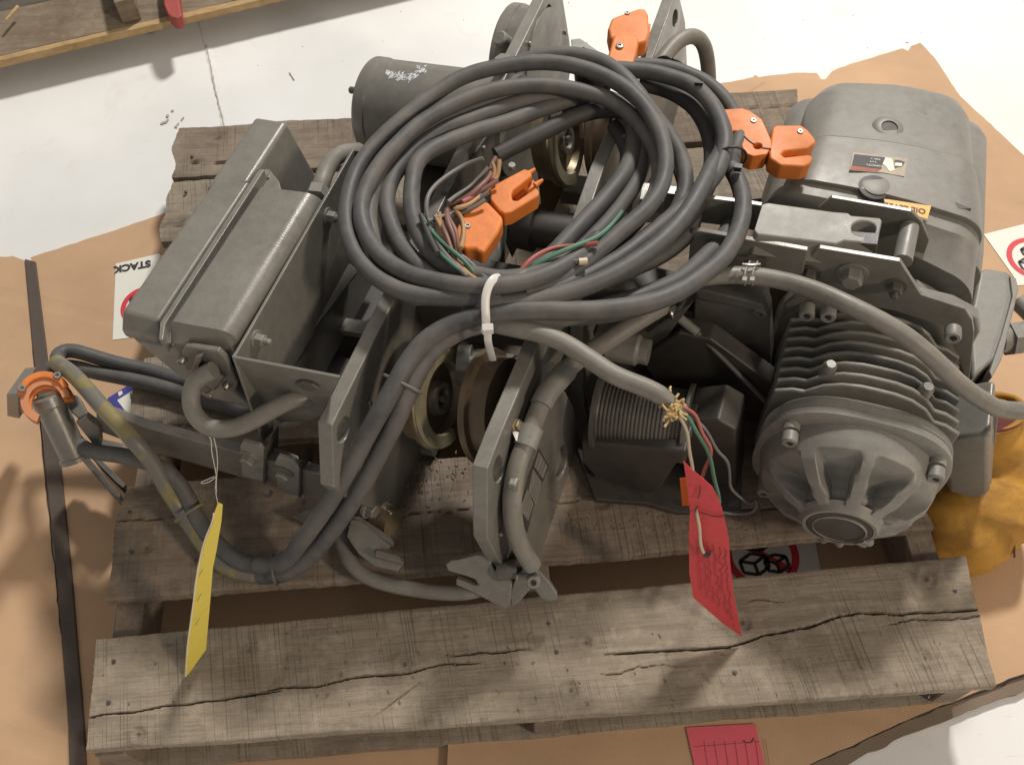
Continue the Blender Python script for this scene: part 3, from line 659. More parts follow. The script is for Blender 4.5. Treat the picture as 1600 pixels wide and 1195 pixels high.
for (qa, qb, qc, qd, n_) in (((842, 706), (856, 729), (849, 748), (835, 728), 4), ((833, 733), (847, 754), (838, 790), (826, 768), 5), ((824, 764), (834, 788), (826, 814), (813, 796), 5)):
    for i in range(n_):
        t0, t1 = (i+.08)/n_, (i+.84)/n_
        L2 = lambda p, q, t: (p[0]+(q[0]-p[0])*t, p[1]+(q[1]-p[1])*t)
        pl('plate_field', [L2(qa, qb, t0), L2(qa, qb, t1), L2(qd, qc, t1), L2(qd, qc, t0)], o4, U, -U*.0005, CAST, npz)
# ---- hook plates at the bottom ends
oh = Z(600, 860, .19)
pl('hook_plate', [(548, 812), (560, 812), (607, 842), (613, 851), (605, 860), (586, 858), (588, 869), (624, 873), (629, 881), (621, 893), (585, 885), (560, 866), (541, 838)], oh, (UP*.8-V*.6), -(UP*.8-V*.6)*.012, PAINT, hoist, bevel=.002)
H('hook_lip', *g_prism(PP([(550, 808), (562, 806), (611, 838), (614, 850), (606, 846)], .205), (0, 0, -.014)), PAINT, bevel=.0015)
H('hook_lip', *g_prism(PP([(587, 858), (624, 868), (629, 879), (620, 877), (586, 868)], .200), (0, 0, -.014)), PAINT, bevel=.0015)
oh = Z(760, 900, .21); nh = (UP*.75-V*.65+U*.15).normalized()
pl('hook_plate', [(696, 882), (704, 875), (716, 874), (744, 867), (756, 866), (766, 876), (774, 892), (786, 880), (790, 878), (800, 914), (797, 944), (791, 951), (768, 941), (740, 926), (712, 914), (713, 903), (742, 914), (748, 914), (742, 905), (728, 900), (700, 892)], oh, nh, -nh*.014, PAINT, hoist, bevel=.002)
pl('hook_plate', [(824, 880), (838, 886), (858, 908), (871, 928), (870, 936), (860, 940), (846, 936), (832, 916), (812, 940), (800, 948), (796, 930), (806, 900)], Z(840, 910, .20), nh, -nh*.012, PAINT, hoist, bevel=.002)
pl('latch', [(796, 878), (824, 868), (832, 880), (828, 900), (800, 905)], Z(812, 890, .205), nh, -nh*.03, DARK, hoist)
H('roller', *g_cyl(Z(776, 893, .215), Z(806, 888, .215), .013), MID); H('pin', *g_cyl(Z(806, 902, .222), Z(840, 896, .222), .005), CAST)
caphead('pin_head', Z(834, 905, .226), nh, .009, .012, CAST, hoist)

# ---- tow bar, its clamps and the arm at far left
o5 = Z(360, 720, .245)
H('tow_bar', *g_prism([ON(x, y, o5, -V) for x, y in [(150, 640), (226, 668), (500, 741), (516, 744), (516, 790), (500, 781), (250, 709), (150, 672)]], V*.014), PAINT, bevel=.0015)
for (xs, ys, dx) in ((375, 693, 0), (430, 716, 50)):
    pl('clamp', [(xs, ys+5), (xs+4, ys-3), (xs+30, ys+4), (xs+38, ys+14), (xs+36, ys+60), (xs+3, ys+50)], o5-V*.006, -V, V*.006, CAST, hoist, bevel=.001)
    bolt('bolt', ON(xs+14, ys+21, o5-V*.007, -V), -V, .0095, .009, PAINT, hoist)
    H('clamp_edge', *g_prism([ON(x, y, o5-V*.006, -V) for x, y in [(xs+37, ys+12), (xs+40, ys+16), (xs+39, ys+64), (xs+36, ys+60)]], V*.04), DARK)
hp('clamp_strap', [(382, 688), (396, 686), (466, 712), (466, 724), (455, 722), (384, 698)], .285, .008, CAST, hoist, bevel=.001)
H('nut', *g_lathe(Z(420, 766, .22), -V, [(0, .007), (.008, .007)], 6), STEEL); H('nut', *g_lathe(Z(472, 780, .22), -V, [(0, .007), (.008, .007)], 6), STEEL)
pl('arm_plate', [(118, 660), (132, 652), (154, 668), (156, 694), (190, 702), (150, 700)], Z(140, 680, .19), -V, V*.01, PAINT, hoist, bevel=.001)
H('arm_leg', *g_prism(PP([(108, 696), (126, 700), (188, 772), (186, 778), (170, 768)], .11), (0, 0, -.05)), MID, bevel=.001)
H('arm_leg', *g_prism(PP([(140, 712), (158, 718), (196, 756), (192, 762), (180, 752)], .11), (0, 0, -.05)), MID, bevel=.001)
tb = H('tow_tube', *g_lathe(Z(75, 622, .224), Z(111, 702, .162)-Z(75, 622, .224), [(-.004, .021), (-.002, .0235), (.012, .0235), (.014, .0215), (.095, .0205), (.097, .023), (.103, .023), (.104, .019), (.098, .0135), (.06, .013)], 32), PAINT)
pl('arm_end', [(10, 616), (28, 615), (30, 654), (11, 650)], Z(20, 630, .17), -V, V*.05, PAINT, hoist, bevel=.001)
pl('arm_joint', [(100, 632), (114, 616), (122, 618), (140, 655), (132, 662), (110, 640)], Z(120, 640, .19), UP, -UP*.02, PAINT, hoist, bevel=.001)
H('bracket', *g_prism(PP([(452, 806), (552, 770), (585, 784), (590, 800), (560, 812), (500, 830)], .16), (0, 0, -.012)), MID, bevel=.002)
bolt('bolt', Z(576, 793, .20), U-V*.3, .011, .012, CAST, hoist); H('spring', *g_lathe(Z(590, 800, .17), U-V*.3, [(0, .02), (.03, .02)], 20), BRASS)

# ---- rope drum and its bed, shade darkened into their colours, centre right
dc = Z(935, 640, .255); dd = (Z(1078, 662, .275)-dc); L = dd.length
prof = [(0, .058), (.006, .058), (.007, .047)]
k = .010
while k < L-.008:
    prof += [(k, .0455), (k+.0016, .0475), (k+.0034, .0475), (k+.005, .0455)]; k += .0056
prof += [(L-.006, .047), (L-.005, .056), (L, .056)]
H('rope_drum', *g_lathe(dc, dd, prof, 40), m_paint('wound_rope', (.085, .075, .065), .4, .3))  # rope tone lowered as well, to carry the shade
H('drum_bed', *g_prism([ON(x, y, Z(990, 740, .20), -V) for x, y in [(908, 690), (1072, 706), (1068, 722), (1056, 726), (1034, 760), (1008, 784), (936, 780), (925, 740), (910, 722)]], V*.08), SHADED, bevel=.004)
H('drum_bed', *g_prism([ON(x, y, Z(1110, 720, .21), -V) for x, y in [(1072, 660), (1122, 656), (1150, 672), (1150, 770), (1140, 800), (1080, 780), (1066, 760)]], V*.06), SHADED, bevel=.004)
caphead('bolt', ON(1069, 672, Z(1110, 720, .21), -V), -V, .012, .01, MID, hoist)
hp('drum_base', [(900, 700), (1160, 690), (1158, 800), (1060, 800), (1010, 786), (930, 780)], .152, .012, SHADED, hoist, bevel=.002)
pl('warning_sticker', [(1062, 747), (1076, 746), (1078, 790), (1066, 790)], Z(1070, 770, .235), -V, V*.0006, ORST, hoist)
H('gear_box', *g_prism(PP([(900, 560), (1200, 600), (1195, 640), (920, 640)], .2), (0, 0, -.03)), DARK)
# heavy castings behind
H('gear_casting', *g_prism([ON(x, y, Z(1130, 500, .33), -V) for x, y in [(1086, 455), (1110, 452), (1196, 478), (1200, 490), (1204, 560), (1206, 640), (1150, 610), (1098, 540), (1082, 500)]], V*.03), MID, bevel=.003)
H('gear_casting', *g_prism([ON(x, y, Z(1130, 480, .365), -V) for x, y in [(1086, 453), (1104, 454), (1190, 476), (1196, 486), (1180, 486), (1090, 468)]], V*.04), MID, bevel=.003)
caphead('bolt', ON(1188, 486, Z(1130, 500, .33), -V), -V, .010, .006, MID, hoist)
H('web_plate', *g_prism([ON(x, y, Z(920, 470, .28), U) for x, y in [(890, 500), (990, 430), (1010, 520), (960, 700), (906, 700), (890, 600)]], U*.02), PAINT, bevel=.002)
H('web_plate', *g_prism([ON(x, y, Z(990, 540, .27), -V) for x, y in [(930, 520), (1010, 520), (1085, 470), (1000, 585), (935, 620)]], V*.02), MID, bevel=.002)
H('gear_casting', *g_prism([ON(x, y, Z(1100, 620, .20), -V) for x, y in [(1000, 560), (1060, 520), (1110, 530), (1206, 600), (1210, 700), (1150, 680), (1060, 660)]], V*.03), SHADED, bevel=.003)  # added dark piece, covers bright boards to darken the gap
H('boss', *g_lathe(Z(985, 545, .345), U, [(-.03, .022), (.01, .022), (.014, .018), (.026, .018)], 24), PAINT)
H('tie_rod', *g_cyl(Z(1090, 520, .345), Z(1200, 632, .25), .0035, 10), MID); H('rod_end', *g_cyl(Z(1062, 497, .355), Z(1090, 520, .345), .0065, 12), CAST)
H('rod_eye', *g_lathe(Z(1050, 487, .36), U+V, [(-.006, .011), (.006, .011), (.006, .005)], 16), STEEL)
H('added_dark_block', *g_prism(PP([(915, 580), (1090, 560), (1190, 600), (1190, 690), (920, 690)], .17), (0, 0, -.02)), DARK)  # added dark block, stands in for shade low in the gap
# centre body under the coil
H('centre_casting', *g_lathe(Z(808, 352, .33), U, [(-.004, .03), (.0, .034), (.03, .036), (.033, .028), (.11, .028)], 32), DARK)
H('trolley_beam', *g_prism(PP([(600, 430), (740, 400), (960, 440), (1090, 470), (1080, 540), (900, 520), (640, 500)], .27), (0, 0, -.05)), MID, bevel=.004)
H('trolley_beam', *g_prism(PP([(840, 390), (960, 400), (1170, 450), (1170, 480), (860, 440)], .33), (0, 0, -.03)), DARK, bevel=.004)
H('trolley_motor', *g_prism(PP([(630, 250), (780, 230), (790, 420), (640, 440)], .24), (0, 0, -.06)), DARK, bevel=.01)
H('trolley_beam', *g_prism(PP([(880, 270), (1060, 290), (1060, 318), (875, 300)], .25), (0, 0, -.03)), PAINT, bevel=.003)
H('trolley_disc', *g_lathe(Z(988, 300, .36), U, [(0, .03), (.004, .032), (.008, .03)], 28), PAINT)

# ---- cross beam and brackets at the right
cb = Z(1165, 378, .455)
H('cross_beam', *g_prism([ON(x, y, cb, -V) for x, y in [(1080, 362), (1095, 362), (1262, 392), (1252, 440), (1235, 446), (1158, 430), (1075, 410)]], V*.008), PAINT, bevel=.0015)
hp('beam_rail', [(1040, 296), (1163, 311), (1192, 316), (1190, 322), (1163, 317), (1040, 302)], .462, .05, PAINT, hoist, bevel=.001)
hp('beam_block', [(1192, 318), (1200, 316), (1300, 330), (1326, 332), (1330, 336), (1376, 340), (1379, 345), (1371, 381), (1320, 376), (1306, 381), (1184, 366), (1179, 360)], .468, .03, CAST, hoist, lean=-V*.012, bevel=.003, holes=[ell(1350, 357, 19, 12.5, 24)])
H('beam_block_face', *g_prism([ON(x, y, Z(1250, 378, .45), -V) for x, y in [(1179, 362), (1306, 383), (1306, 388), (1260, 394), (1177, 384)]], V*.01), CAST, bevel=.002)
H('beam_post', *g_prism([ON(x, y, Z(1340, 392, .452), -V) for x, y in [(1320, 378), (1371, 382), (1368, 405), (1320, 396)]], V*.02), MID, bevel=.001)
rb = Z(1300, 309, .47)
H('rear_bracket', *g_prism([ON(x, y, rb, -V) for x, y in [(1299, 309), (1424, 331), (1440, 347), (1452, 376), (1440, 410), (1300, 390), (1280, 345), (1278, 326)]], V*.006), PAINT, bevel=.001)
fb = Z(1280, 389, .465)
FBP = [(1280, 388), (1406, 409), (1439, 461), (1508, 483), (1519, 500), (1522, 520), (1514, 600), (1496, 560), (1480, 512), (1400, 486), (1300, 468), (1240, 470), (1248, 424), (1262, 404)]
H('mounting_plate', *g_prism([ON(x, y, fb, -V) for x, y in FBP], V*.007), PAINT, bevel=.001)
bolt('bolt', ON(1266, 425, fb, -V), -V, .0095, .012, MID, hoist, stud=.010)
bolt('bolt', ON(1333, 427, fb, -V), -V, .014, .016, CAST, hoist)
bolt('bolt', ON(1400, 446, fb, -V), -V, .0095, .012, MID, hoist, stud=.010)
for x, y in ((1098, 408), (1174, 408)): bolt('bolt', ON(x, y, cb, -V), -V, .008, .008, CAST, hoist)
H('spacer_pin', *g_cyl(Z(1421, 355, .452), Z(1410, 408, .452), .0125), CAST)
pl('tie_lug', [(1150, 400), (1197, 403), (1197, 420), (1185, 412), (1172, 418), (1160, 410)], cb-V*.003, -V, -V*.002, MID, hoist)

# ---- gear case (cast housing) : a loft of rounded sections running along its length
def section(Lp, Rp, z, zb, rc=.045, crown=.006, n=8):
    Lq, Rq = Z(*Lp, z-.03), Z(*Rp, z-.03); X = (Rq-Lq); wd = X.length; x = X.normalized(); up = UP; pts = []
    top = z-(Lq.z+0)
    def P(a, h): return Lq+x*a+up*(h-Lq.z)
    pts.append(P(0, zb)); pts.append(P(0, (zb+z)/2))
    for i in range(n+1):
        a = math.pi-math.pi/2*i/n; pts.append(P(rc+rc*math.cos(a), z-rc+rc*math.sin(a)))
    for i in range(1, 6):
        s = i/6; pts.append(P(rc+(wd-2*rc)*s, z+crown*math.sin(math.pi*s)))
    for i in range(n+1):
        a = math.pi/2-math.pi/2*i/n; pts.append(P(wd-rc+rc*math.cos(a), z-rc+rc*math.sin(a)))
    pts.append(P(wd, (zb+z)/2)); pts.append(P(wd, zb)); return pts
def loft(name, secs, mat, parent, **k):
    n = len(secs[0]); v = [p for s in secs for p in s]; f = []
    for i in range(len(secs)-1):
        for j in range(n): f.append((i*n+j, i*n+(j+1) % n, (i+1)*n+(j+1) % n, (i+1)*n+j))
    f += [tuple(reversed(range(n))), tuple(range((len(secs)-1)*n, len(secs)*n))]
    return mk(name, v, f, mat, parent, **k)
case = loft('gear_case', [section((1296, 150), (1490, 172), .385, .18, .04), section((1274, 147), (1510, 178), .405, .15, .05), section((1262, 160), (1518, 195), .415, .14), section((1252, 222), (1524, 268), .425, .14), section((1251, 228), (1526, 275), .427, .14)], CAST, hoist, bevel=.0015, ang=50)
loft('case_shoulder', [section((1234, 170), (1536, 215), .33, .14, .04), section((1226, 190), (1543, 225), .345, .14, .04), section((1214, 260), (1541, 300), .355, .14, .04), section((1196, 310), (1538, 400), .355, .14, .04), section((1192, 330), (1534, 436), .35, .14, .04)], CAST, case, bevel=.0015, ang=50)
loft('case_body', [section((1249, 228), (1529, 275), .431, .14), section((1236, 262), (1536, 322), .434, .14), section((1222, 290), (1538, 366), .436, .14), section((1221, 294), (1538, 372), .436, .14)], CAST, case, bevel=.0012, ang=50)
loft('case_front', [section((1208, 296), (1536, 374), .428, .14, .05), section((1196, 312), (1532, 400), .426, .14, .05), section((1196, 332), (1528, 430), .41, .14, .05), section((1240, 352), (1524, 470), .40, .14, .05)], CAST, case, bevel=.0015, ang=50)
ck = Z(1388, 202, .4265)
H('oil_boss', *g_lathe(ck-UP*.006, Vector((.0, -.12, 1)), [(0, .027), (.006, .024), (.010, .019), (.011, .0125), (.002, .0115), (-.0, .0003)], 32), CAST, case)
H('boss_hole', *g_lathe(ck-UP*.004, Vector((.0, -.12, 1)), [(.0068, .0118), (.0072, .0118)], 24), DARK, case)
H('recess_shade', *g_lathe(Z(1366, 293, .4402), Vector((0, -.04, 1)), [(-.004, .0215), (.0004, .0215), (.0006, .021)], 36), DARK, case)  # thin dark disc painting the shade of the recess round the plug
H('plug', *g_lathe(Z(1369, 289, .4408), Vector((0, .04, 1)), [(-.006, .0190), (.0004, .0190), (.0009, .018)], 36), CAST, case)
H('casting_bump', *g_lathe(Z(1437, 174, .422), Vector((0, 0, 1)), [(-.004, .012), (.0005, .010)], 16), MID, case)
# nameplate on the case: black and red with a torn white patch, lettering upside down
def decal(name, pts, z, mat, parent, th=.0006): return hp(name, pts, z, th, mat, parent)
zt = .4412
dp = decal('name_plate', [(1333, 238), (1418, 248), (1413, 276), (1380, 270), (1327, 266)], zt, m_simple('worn_foil', (.34, .26, .17), .5, .5, 120), case)
decal('black_field', [(1335, 241), (1383, 246), (1377, 264), (1331, 258)], zt+.0004, BLKINK, dp)
decal('red_field', [(1330, 258.5), (1376, 264.5), (1372, 268), (1328, 265)], zt+.0004, m_simple('faded_red', (.30, .08, .05), .6, .3, 200), dp)
decal('white_patch', [(1384, 246), (1394, 248), (1396, 256), (1398, 266), (1390, 268), (1384, 260), (1379, 256)], zt+.0006, WHITEP, dp)
decal('black_field', [(1398, 250), (1404, 250), (1414, 253), (1410, 260), (1398, 262)], zt+.0006, BLKINK, dp)
decal('white_field', [(1399, 254), (1410, 255), (1409, 260), (1398, 259)], zt+.0009, WHITEP, dp)
exn = (Z(1333, 240, zt)-Z(1418, 250, zt)).normalized(); eyn = UP.cross(exn)
text_mesh('lettering', 'CAPACITY', Z(1366, 259, zt+.0005), exn, eyn, .0048, WHITEP, dp, th=.0006, bold=.01)
text_mesh('lettering', '2 x 4', Z(1364, 253.5, zt+.0005), exn, eyn, .0042, WHITEP, dp, th=.0006)
text_mesh('lettering', 'TON  V', Z(1368, 249, zt+.0005), exn, eyn, .0040, WHITEP, dp, th=.0006)
zt2 = .4448
ys = decal('oil_sticker', [(1381, 311), (1390, 312), (1455, 322), (1449, 342), (1428, 336), (1404, 325), (1384, 320)], zt2, YELST, case)
exn = (Z(1382, 314, zt2)-Z(1454, 326, zt2)).normalized(); eyn = UP.cross(exn)
text_mesh('lettering', 'OIL LEVEL', Z(1414, 325, zt2+.0005), exn, eyn, .0125, BLKINK, ys, th=.0004, bold=.012)
H('pocket_shade', *g_prism(PP([(1484, 314), (1487, 313), (1518, 326), (1500, 326), (1484, 325)], .436), (0, 0, -.004)), DARK, case)  # flush dark patch in place of a hollow, paints its shade
# junction box on the right of the case
H('junction_box', *g_prism(PP([(1530, 424), (1540, 418), (1578, 424), (1588, 442), (1586, 462), (1578, 500), (1560, 560), (1520, 590), (1515, 500)], .27), (0, 0, -.12)), CAST, case, bevel=.006)
H('junction_cover', *g_prism(PP([(1578, 430), (1588, 434), (1592, 452), (1566, 560), (1550, 590), (1546, 580), (1566, 520), (1582, 462)], .275), (0, 0, -.12)), CAST, case, bevel=.002)
H('conduit_boss', *g_cyl(Z(1560, 530, .20), Z(1604, 524, .20), .022), CAST); H('conduit_nut', *g_lathe(Z(1574, 530, .20), Z(1604, 524, .20)-Z(1560, 530, .20), [(0, .028), (.014, .028)], 6), CAST)
H('conduit_stub', *g_cyl(Z(1590, 470, .2), Z(1630, 510, .2), .014), CAST)

# ---- motor: finned barrel, end bell with ribs and cap
mo = Z(1312, 820, .258)
rt = Z(1346, 560, .262); ax = (rt-mo); ax.z = 0; ax.normalize()   # runs back along the machine
MX = Vector((ax.y, -ax.x, 0)); MZ = Vector((0, 0, 1))
def M(t, x, z): return mo+ax*t+MX*x+MZ*z
barrel = H('motor', *g_lathe(mo, ax, [(.10, .098), (.36, .098), (.362, .07)], 48), MID)
half = [(0, .123), (.022, .1225), (.045, .117), (.066, .104), (.084, .082), (.100, .080), (.121, .068), (.122, 0), (.121, -.07), (.084, -.09), (.05, -.115), (0, -.123)]
outl = half+[(-x, z) for x, z in reversed(half[1:-1])]
tf0 = .136
for k in range(8):
    t = tf0+k*.0178; sc = 1-.006*k
    v, f = g_prism([M(t, x*sc, z*sc) for x, z in outl], ax*.0062)
    mk('fin', v, f, CAST, barrel, bevel=.0026, seg=3, ang=50)
for x, z, t in ((-.062, .115, .165), (.062, .115, .165)):
    mk('fin_stud', *g_lathe(M(t, x, z-.03), MZ, [(0, .0095), (.028, .0095), (.034, .006)], 20), PAINT, barrel)
H('adapter_ring', *g_lathe(mo, ax, [(.285, .11), (.29, .125), (.31, .130), (.33, .130)], 48), CAST, barrel)
bell = H('end_bell', *g_lathe(mo, ax, [(.0, .047), (.003, .052), (.010, .060), (.05, .088), (.095, .100), (.118, .104), (.1185, .124), (.1205, .128), (.152, .128), (.154, .125), (.166, .125), (.168, .12)], 64), CAST) if False else None
# bell shell: smooth shoulder, recessed windows between ribs
def bellr(t):
    pts = [(0, .046), (.006, .057), (.020, .083), (.040, .103), (.064, .113), (.092, .117)]
    for (a, ra), (b, rb_) in zip(pts, pts[1:]):
        if t <= b: return ra+(rb_-ra)*(t-a)/(b-a)
    return .117
nS = 144; ts = [0, .003, .006, .009, .012, .016, .021, .028, .034, .040, .046, .051, .055, .060, .066, .073, .081, .092]
ribs = [math.radians(a) for a in (10, 49, 89, 130, 171, 214, 256, 300, 338)]
bv = []; bf = []
for t in ts:
    for i in range(nS):
        a = 2*math.pi*i/nS; da = min(abs((a-r+math.pi) % (2*math.pi)-math.pi) for r in ribs); r = bellr(t)
        wid = .0092/r; inside = max(0, min(1, (da-wid)/.04)); tt = max(0, min(1, (t-.003)/.004))*max(0, min(1, (.050-t)/.006))
        dep = (.020+.030*max(0, min(1, (t-.006)/.03)))*inside*tt
        bv.append(M(t, math.cos(a)*(r-dep), math.sin(a)*(r-dep)))
for k in range(len(ts)-1):
    for i in range(nS):
        j = (i+1) % nS; bf.append((k*nS+i, k*nS+j, (k+1)*nS+j, (k+1)*nS+i))
bf += [tuple(range(nS-1, -1, -1)), tuple(range((len(ts)-1)*nS, len(ts)*nS))]
bell = mk('end_bell', bv, bf, CAST, hoist, ang=60)
def squarish(h, n=64, p=2.7): return [(h*math.copysign(abs(math.cos(a))**(2/p), math.cos(a))*.985, h*math.copysign(abs(math.sin(a))**(2/p), math.sin(a))) for a in [2*math.pi*i/n for i in range(n)]]
def ringstack(name, prof, mat, parent):
    n = 64; v = [M(t, x, z) for t, h in prof for x, z in squarish(h)]; f = [(k*n+i, k*n+(i+1) % n, (k+1)*n+(i+1) % n, (k+1)*n+i) for k in range(len(prof)-1) for i in range(n)]
    return mk(name, v, f+[tuple(reversed(range(n))), tuple(range((len(prof)-1)*n, len(prof)*n))], mat, parent)
ringstack('bell_rim', [(.084, .112), (.0870, .1225), (.0890, .1255), (.098, .1255), (.0985, .1242), (.1005, .1242), (.101, .1255), (.111, .1255), (.113, .122), (.119, .119)], CAST, bell)
mk('cap_ring', *g_lathe(mo-ax*.004, ax, [(.004, .032), (.004, .0415), (-.001, .0425), (-.001, .047), (.003, .049), (.012, .054)], 48), CAST, bell)
mk('cap', *g_lathe(mo-ax*.003, ax, [(.002, .0345), (-.0035, .035), (-.005, .033), (.006, .033)], 48), PAINT, bell)
mk('cap_shadow_gap', *g_lathe(mo-ax*.0055, ax, [(.0, .0415), (.0005, .0415)], 40), DARK, bell)
for a in (40, 140, 270, 320, 220):
    x, z = .120*math.cos(math.radians(a)), .120*math.sin(math.radians(a))
    mk('bolt_boss', *g_lathe(M(.076, x, z), ax, [(0, .011), (.03, .013)], 20), CAST, bell)
    mk('bolt', *g_lathe(M(.070, x, z), -ax, [(-.002, .0105), (.012, .0105), (.014, .009), (.014, .005), (.006, .005), (.006, .0002)], 18), CAST, bell)
for a in (262, 285, 320, 330): 
    x, z = 0.050*math.cos(math.radians(a)), .050*math.sin(math.radians(a)); mk('drain_nub', *g_lathe(M(.0, x, z), MX*x+MZ*z, [(-.01, .008), (.006, .006), (.008, .004)], 12), CAST, bell)
# pad on the shoulder, outline of a blank plate
pv = [];
for (sx, tx) in [(-.055, .080), (-.045, .086), (0, .092), (.045, .086), (.055, .080), (.055, .073), (0, .070), (-.055, .073)]:
    r = bellr(tx)+.0012; pv.append(M(tx, sx, math.sqrt(max(0, r*r-sx*sx))))
# motor foot / side housing at right
H('side_housing', *g_prism([ON(x, y, Z(1515, 760, .19), -V) for x, y in [(1470, 690), (1500, 684), (1548, 678), (1546, 770), (1538, 780), (1520, 781), (1480, 770)]], V*.09), PAINT, bevel=.010, seg=4)
H('side_flap', *g_prism([ON(x, y, Z(1545, 660, .27), -V) for x, y in [(1536, 620), (1543, 616), (1561, 636), (1555, 690), (1549, 704), (1545, 676), (1529, 644)]], V*.006), CAST, bevel=.001)
H('side_bracket', *g_prism([ON(x, y, Z(1545, 700, .23), -V) for x, y in [(1544, 672), (1552, 680), (1548, 772), (1541, 776)]], V*.05), PAINT, bevel=.001)
for x, y, z in ((1262, 482, .385), (1295, 484, .39), (1489, 516, .395)): caphead('bolt', Z(x, y, z), -ax+UP*.15, .0105, .016, CAST, hoist)
H('adapter_flange', *g_prism([M(.292, x, z) for x, z in [(-.125, -.1), (-.128, .06), (-.11, .105), (-.06, .13), (0, .138), (.08, .134), (.118, .118), (.132, .09), (.136, .04), (.13, -.1)]], ax*.02), CAST, bevel=.004)
# ================================================================ HOSES AND CABLES BOLTED TO THE HOIST
def Hose(name, pts, r, mat, parent=None, **k): return tube(name, PP(pts), r, mat, parent or hoist, **k)
Hose('hose', [(334, 578, .425), (318, 586, .418), (304, 598, .405), (298, 620, .39), (302, 645, .38), (322, 666, .372), (352, 671, .372), (385, 662, .378), (420, 643, .388), (455, 626, .395), (490, 622, .385), (520, 636, .355), (550, 660, .33)], .0115, HOSE, seg=16)
Hose('hose', [(497, 300, .43), (503, 285, .435), (509, 268, .43), (520, 250, .42), (536, 240, .41), (560, 236, .38)], .0125, HOSE, seg=16)
mk('hose_nut', *g_lathe(Z(498, 300, .432), Z(509, 268, .432)-Z(497, 304, .432), [(-.012, .017), (.004, .017), (.006, .013)], 6), CAST, hoist)
Hose('hose', [(530, 790, .165), (533, 830, .160), (541, 868, .160), (565, 896, .158), (600, 911, .158), (650, 921, .158), (700, 926, .165), (745, 922, .175), (800, 900, .18)], .0105, HOSE, seg=16)
Hose('hose', [(1075, 455, .36), (1000, 500, .37), (945, 535, .375), (905, 560, .39), (882, 582, .39), (856, 612, .39), (840, 645, .388), (826, 682, .384), (812, 716, .374), (803, 752, .358), (800, 790, .335), (804, 825, .30), (815, 855, .27), (832, 884, .24)], .0125, HOSE, seg=16)
Hose('hose', [(886, 578, .392), (872, 594, .394), (856, 613, .394), (845, 634, .392)], .0145, CAST, seg=16)
mk('hose_clamp', *g_lathe(Z(832, 668, .387), Z(820, 698, .380)-Z(834, 662, .388), [(0, .0152), (.026, .0152)], 24), CAST, hoist)
mk('clamp_tab', *g_prism(PP([(800, 672), (804, 656), (811, 655), (816, 668), (832, 678), (828, 694), (806, 688)], .392), (0, 0, -.002)), STEEL, hoist)
bolt('bolt', Z(809, 667, .389), UP+U, .007, .005, BRASS, hoist)
Hose('hose', [(1020, 112, .40), (1034, 95, .405), (1052, 72, .41), (1070, 59, .41), (1088, 58, .40), (1100, 72, .38), (1106, 100, .34), (1108, 135, .30), (1108, 170, .26)], .0125, HOSE, seg=16)
for d in (0, 6): tube('hose_tie', PP([(1028+d, 92+d*.3, .415), (1040+d, 88+d*.3, .428), (1052+d, 94+d*.3, .428), (1064+d, 102+d*.3, .418), (1062+d, 106, .40)]), .0022, BLACK, hoist, seg=8)
Hose('motor_cable', [(1020, 470, .43), (1050, 447, .44), (1100, 433, .44), (1160, 430, .44), (1215, 437, .445), (1270, 452, .455), (1330, 478, .465), (1400, 515, .46), (1450, 553, .44), (1500, 600, .40), (1540, 628, .37), (1570, 640, .35), (1640, 642, .33)], .0118, HOSE, seg=18)
for x in (1166, 1178): tube('cable_tie', PP([(x+6, 408, .455), (x-1, 420, .458), (x-3, 434, .458), (x-2, 446, .44)]), .0012, CAST, hoist, seg=8, flat=.5); mk('tie_head', *g_box(Z(x-3, 437, .455), (U, V, UP), (.0028, .003, .0025)), CAST, hoist)
for k in range(4): tube('hook_wire', PP([(1160, 412+k, .457), (1174, 414+k*.5, .460), (1188, 412+k, .457)]), .001, STEEL, hoist, seg=6) if k < 2 else None
# cable that passes through the tow tube and comes back: two runs to the left end
LB = empty('supply_cable', Z(300, 780, .16), 'twin grey cable with yellow paint stains looping round the left tow bar end', 'cable')
tube('cable', PP([(455, 868, .195), (436, 880, .182), (418, 884, .170), (395, 883, .165), (369, 875, .167), (337, 847, .168), (310, 812, .172), (292, 775, .19), (270, 745, .215), (246, 728, .225), (197, 713, .21), (150, 706, .18), (128, 698, .165), (110, 680, .16), (95, 655, .17)]), .0118, CABLE, LB, seg=16)
tube('cable', PP([(470, 872, .18), (445, 888, .165), (422, 896, .156), (395, 898, .153), (369, 893, .153), (337, 874, .156), (305, 832, .160), (278, 790, .18), (258, 758, .21), (236, 720, .245), (210, 690, .275), (185, 662, .28), (160, 636, .275), (134, 606, .26), (112, 583, .25), (88, 566, .235)]), .0118, STAINED, LB, seg=16)
tube('cable', PP([(120, 590, .23), (92, 566, .20), (90, 556, .19), (100, 548, .185), (120, 549, .18), (150, 558, .17), (185, 568, .16), (230, 578, .15), (270, 590, .148), (330, 606, .146), (400, 622, .145)]), .0115, CABLE, LB, seg=16)
tube('cable', PP([(75, 578, .16), (95, 572, .16), (120, 574, .16), (150, 582, .155), (200, 592, .15), (260, 606, .146), (330, 630, .145), (400, 650, .145)]), .0115, CABLE, LB, seg=16)


# ================================================================ THE COIL
coil = empty('cable_coil', Z(860, 300, .42), 'big coil of dark grey rubber cable lying on top of the hoist, tied below', 'cable')
def c_(pts, mat=CABLE, r=.0112, dz=0): return tube('cable_turn', [p+UP*dz for p in PP(pts)], r, mat, coil, seg=16, wob=.03)
